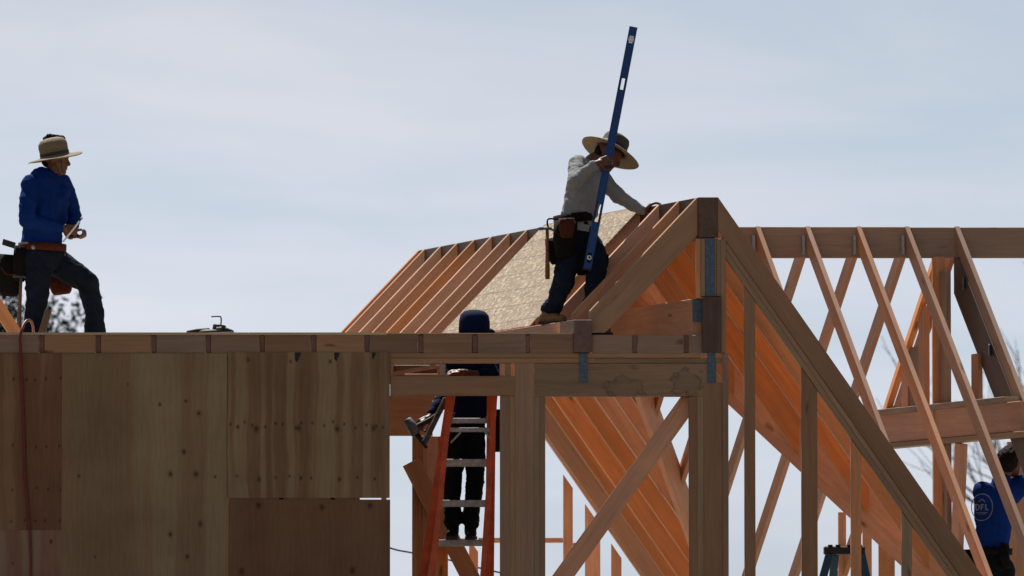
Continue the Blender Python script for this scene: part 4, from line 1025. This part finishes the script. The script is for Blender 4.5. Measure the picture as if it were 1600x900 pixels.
# ------------------------------------------------------------------ things lying about on the deck
YS = 1.2
j = lambda px, py, dy=0.0: P(px, py, YS + dy)
sw = thing('circular_saw', 'dark circular saw with a thin rafter hook lying on the flat deck', 'saw', V((j(328, 530).x, YS, ZD)))
x_ = lambda px: j(px, 520).x
prism('base_plate', [V((x_(292), YS - .1, ZD + .055)), V((x_(366), YS - .1, ZD + .065)), V((x_(366), YS + .09, ZD + .065)), V((x_(292), YS + .09, ZD + .055))], Z * .004, GALV, sw, X)
lathe('blade_guard', V((x_(330), YS, ZD + .075)), Z, [(.105, -.045), (.108, -.03), (.105, .0), (.08, .012), (.03, .016), (.0, .016)], BLACK, sw, 36, 1, .9)
lathe('motor', V((x_(342), YS + .02, ZD + .09)), V((.15, 0, 1)), [(.052, -.03), (.052, .03), (.045, .04), (.0, .042)], BLACK, sw, 24)
organic('handle', [(V((x_(325), YS, ZD + .085)), .020, V((x_(306), YS - .03, ZD + .078)), .018), (V((x_(306), YS - .03, ZD + .078)), .018, V((x_(294), YS - .02, ZD + .070)), .014), (V((x_(352), YS, ZD + .085)), .024, V((x_(362), YS, ZD + .07)), .02)], BLACK, sw, .006, 1)
tube('rafter_hook', curve([V((x_(344), YS, ZD + .11)), V((x_(345.5), YS, ZD + .15)), V((x_(345), YS, ZD + .185)), V((x_(341), YS, ZD + .192)), V((x_(330), YS, ZD + .19))], 5), .0055, BLACK, sw, 8)
prism('label_plate', [j(338, 513, -.06), j(346, 512, -.06), j(346, 510, -.06), j(338, 511, -.06)], V((0, .004, 0)), WHITE, sw)
ta = thing('tool_offcut', 'thin flat wood shim lying beside the saw on the deck', 'shim', V((j(372, 530).x, YS, ZD)))
prism('shim_body', [V((x_(360), YS - .14, ZD + .001)), V((x_(376), YS - .14, ZD + .001)), V((x_(376), YS - .11, ZD + .001)), V((x_(360), YS - .11, ZD + .001))], Z * .05, FIR_PALE, ta, X)
hs = [P(37, 519, .55)]
hose = thing('air_hose', 'dark red air hose draped over the deck edge and down the plywood', 'hose', P(42, 700, -.03))
zt = ZD + .010
pts = [V((P(60, 519, 1.5).x, 1.5, zt)), V((P(58, 519, .8).x, .8, zt)), V((P(52.5, 519, .35).x, .35, zt + .01)), P(51.5, 510, .2), P(48, 501.5, .12), P(42, 501, .05), P(36.5, 508, .0), P(33.5, 517, -.04), P(31.5, 528, -.05), P(32, 545, -.04), P(34, 590, -.028), P(37, 660, -.026), P(39, 740, -.026), P(44, 800, -.026), P(48, 860, -.026), P(48, 930, -.026), P(52, 1000, -.03)]
tube('hose_line', curve(pts, 8), .0105, HOSE, hose, 8)
def offcut(label, a, b, wd, th, mat, name='wood_offcut'):
    t = thing(name, label, 'lumber', a); board('plank', a, b, wd, th, X, mat, t); return t
offcut('orange lumber brace leaning up from the deck at the far left', P(34, 536, 1.8), P(-22, 450, 1.9), .10, .04, FIR)
offcut('short dark wood stake leaning beside the boot of the hatted worker', P(58, 545, 2.4), P(76, 484, 2.4), .055, .03, FIR_DARK, 'wood_stake')

# ------------------------------------------------------------------ trees far behind, and a cable
def grow(p, d, L_, r, depth, segs, spread, leafs):
    n = 5; pts = [p.copy()]; dd = d.copy()
    for i in range(n):
        dd = (dd + V((random.uniform(-1, 1), random.uniform(-1, 1), random.uniform(-.5, .7))) * .16).normalized(); p = p + dd * (L_ / n); pts.append(p.copy())
    segs.append((pts, r, r * .55))
    if depth == 0:
        for q in pts[1:]: leafs.append((q, dd))
        return
    for i in range(random.choice((3, 4))):
        t = random.randint(2, n); nd = (dd + V((random.uniform(-1, 1), random.uniform(-1, 1), random.uniform(-.4, .8))) * spread).normalized()
        grow(pts[t], nd, L_ * random.uniform(.55, .8), r * .55, depth - 1, segs, spread, leafs)
def tree(name, label, base, hgt, r, depth, spread, leaves, lean=V((0, 0, 1)), trunk=.45, leaf=.09, top=9.0, wide=1.0):
    t = thing(name, label, 'tree', base); segs, lf = [], []
    grow(base, lean.normalized(), hgt * trunk, r, depth, segs, spread, lf)
    k_ = (top - base.z) / (max(p.z for g in segs for p in g[0]) - base.z)
    sc_ = lambda p: V((base.x + (p.x - base.x) * k_ * wide, base.y + (p.y - base.y) * k_ * wide, base.z + (p.z - base.z) * k_))
    segs = [([sc_(p) for p in g[0]], g[1], g[2]) for g in segs]; lf = [(sc_(p), d) for p, d in lf]
    vs_, fs = [], []
    for pts, r0, r1 in segs[1:]:
        o = len(vs_); k5 = 5
        for i, p in enumerate(pts):
            rr = r0 + (r1 - r0) * i / (len(pts) - 1)
            d = (pts[min(i + 1, len(pts) - 1)] - pts[max(i - 1, 0)]).normalized(); a = d.cross(V((.3, .9, .2))).normalized(); b = d.cross(a)
            for k in range(k5): vs_.append(p + (a * math.cos(k * 1.2566) + b * math.sin(k * 1.2566)) * rr)
        for i in range(len(pts) - 1):
            for k in range(k5): fs.append([o + i * k5 + k, o + i * k5 + (k + 1) % k5, o + (i + 1) * k5 + (k + 1) % k5, o + (i + 1) * k5 + k])
    pts, r0, r1 = segs[0]
    tube('trunk', pts, [r0 + (r1 - r0) * i / (len(pts) - 1) for i in range(len(pts))], BARK, t, 10)
    link('limbs', mesh('limbs', vs_, fs, True), BARK, t)
    vs_, fs = [], []
    for q, d in lf:
        for _ in range(leaves):
            c = q + V([random.gauss(0, .13) for _ in range(3)]); a = V([random.uniform(-1, 1) for _ in range(3)]).normalized(); b = a.cross(V([random.uniform(-1, 1) for _ in range(3)])).normalized()
            s_ = leaf * random.uniform(.6, 1.3); o = len(vs_); vs_ += [c - a * s_, c + b * s_ * .35, c + a * s_, c - b * s_ * .35]; fs.append([o, o + 1, o + 2, o + 3])
    if fs: setp(link('crown', mesh('crown', vs_, fs), LEAF, t), kind='stuff')
    return t
random.seed(21)
bx = P(5, 500, 62); tree('leafy_tree', 'dark leafy tree far behind the deck at the left edge', V((bx.x, 62, 0)), 7.4, .16, 4, .85, 34, top=8.55, wide=1.15, leaf=.075)
random.seed(9)
bx = P(1645, 500, 62); tree('bare_tree', 'bare branched tree far behind the level ridge at the right edge', V((bx.x, 62, 0)), 7.6, .15, 5, .75, 0, top=9.5, wide=.85)
cb = thing('utility_cable', 'thin dark cable sagging in the gap beside the ladder', 'cable', P(640, 862, 8))
tube('cable_line', curve([P(560, 838, 8), P(612, 857, 8), P(640, 863, 8), P(690, 872, 8), P(735, 884, 8), P(790, 897, 8), P(840, 912, 8)], 8), .008, CABLE, cb, 6)
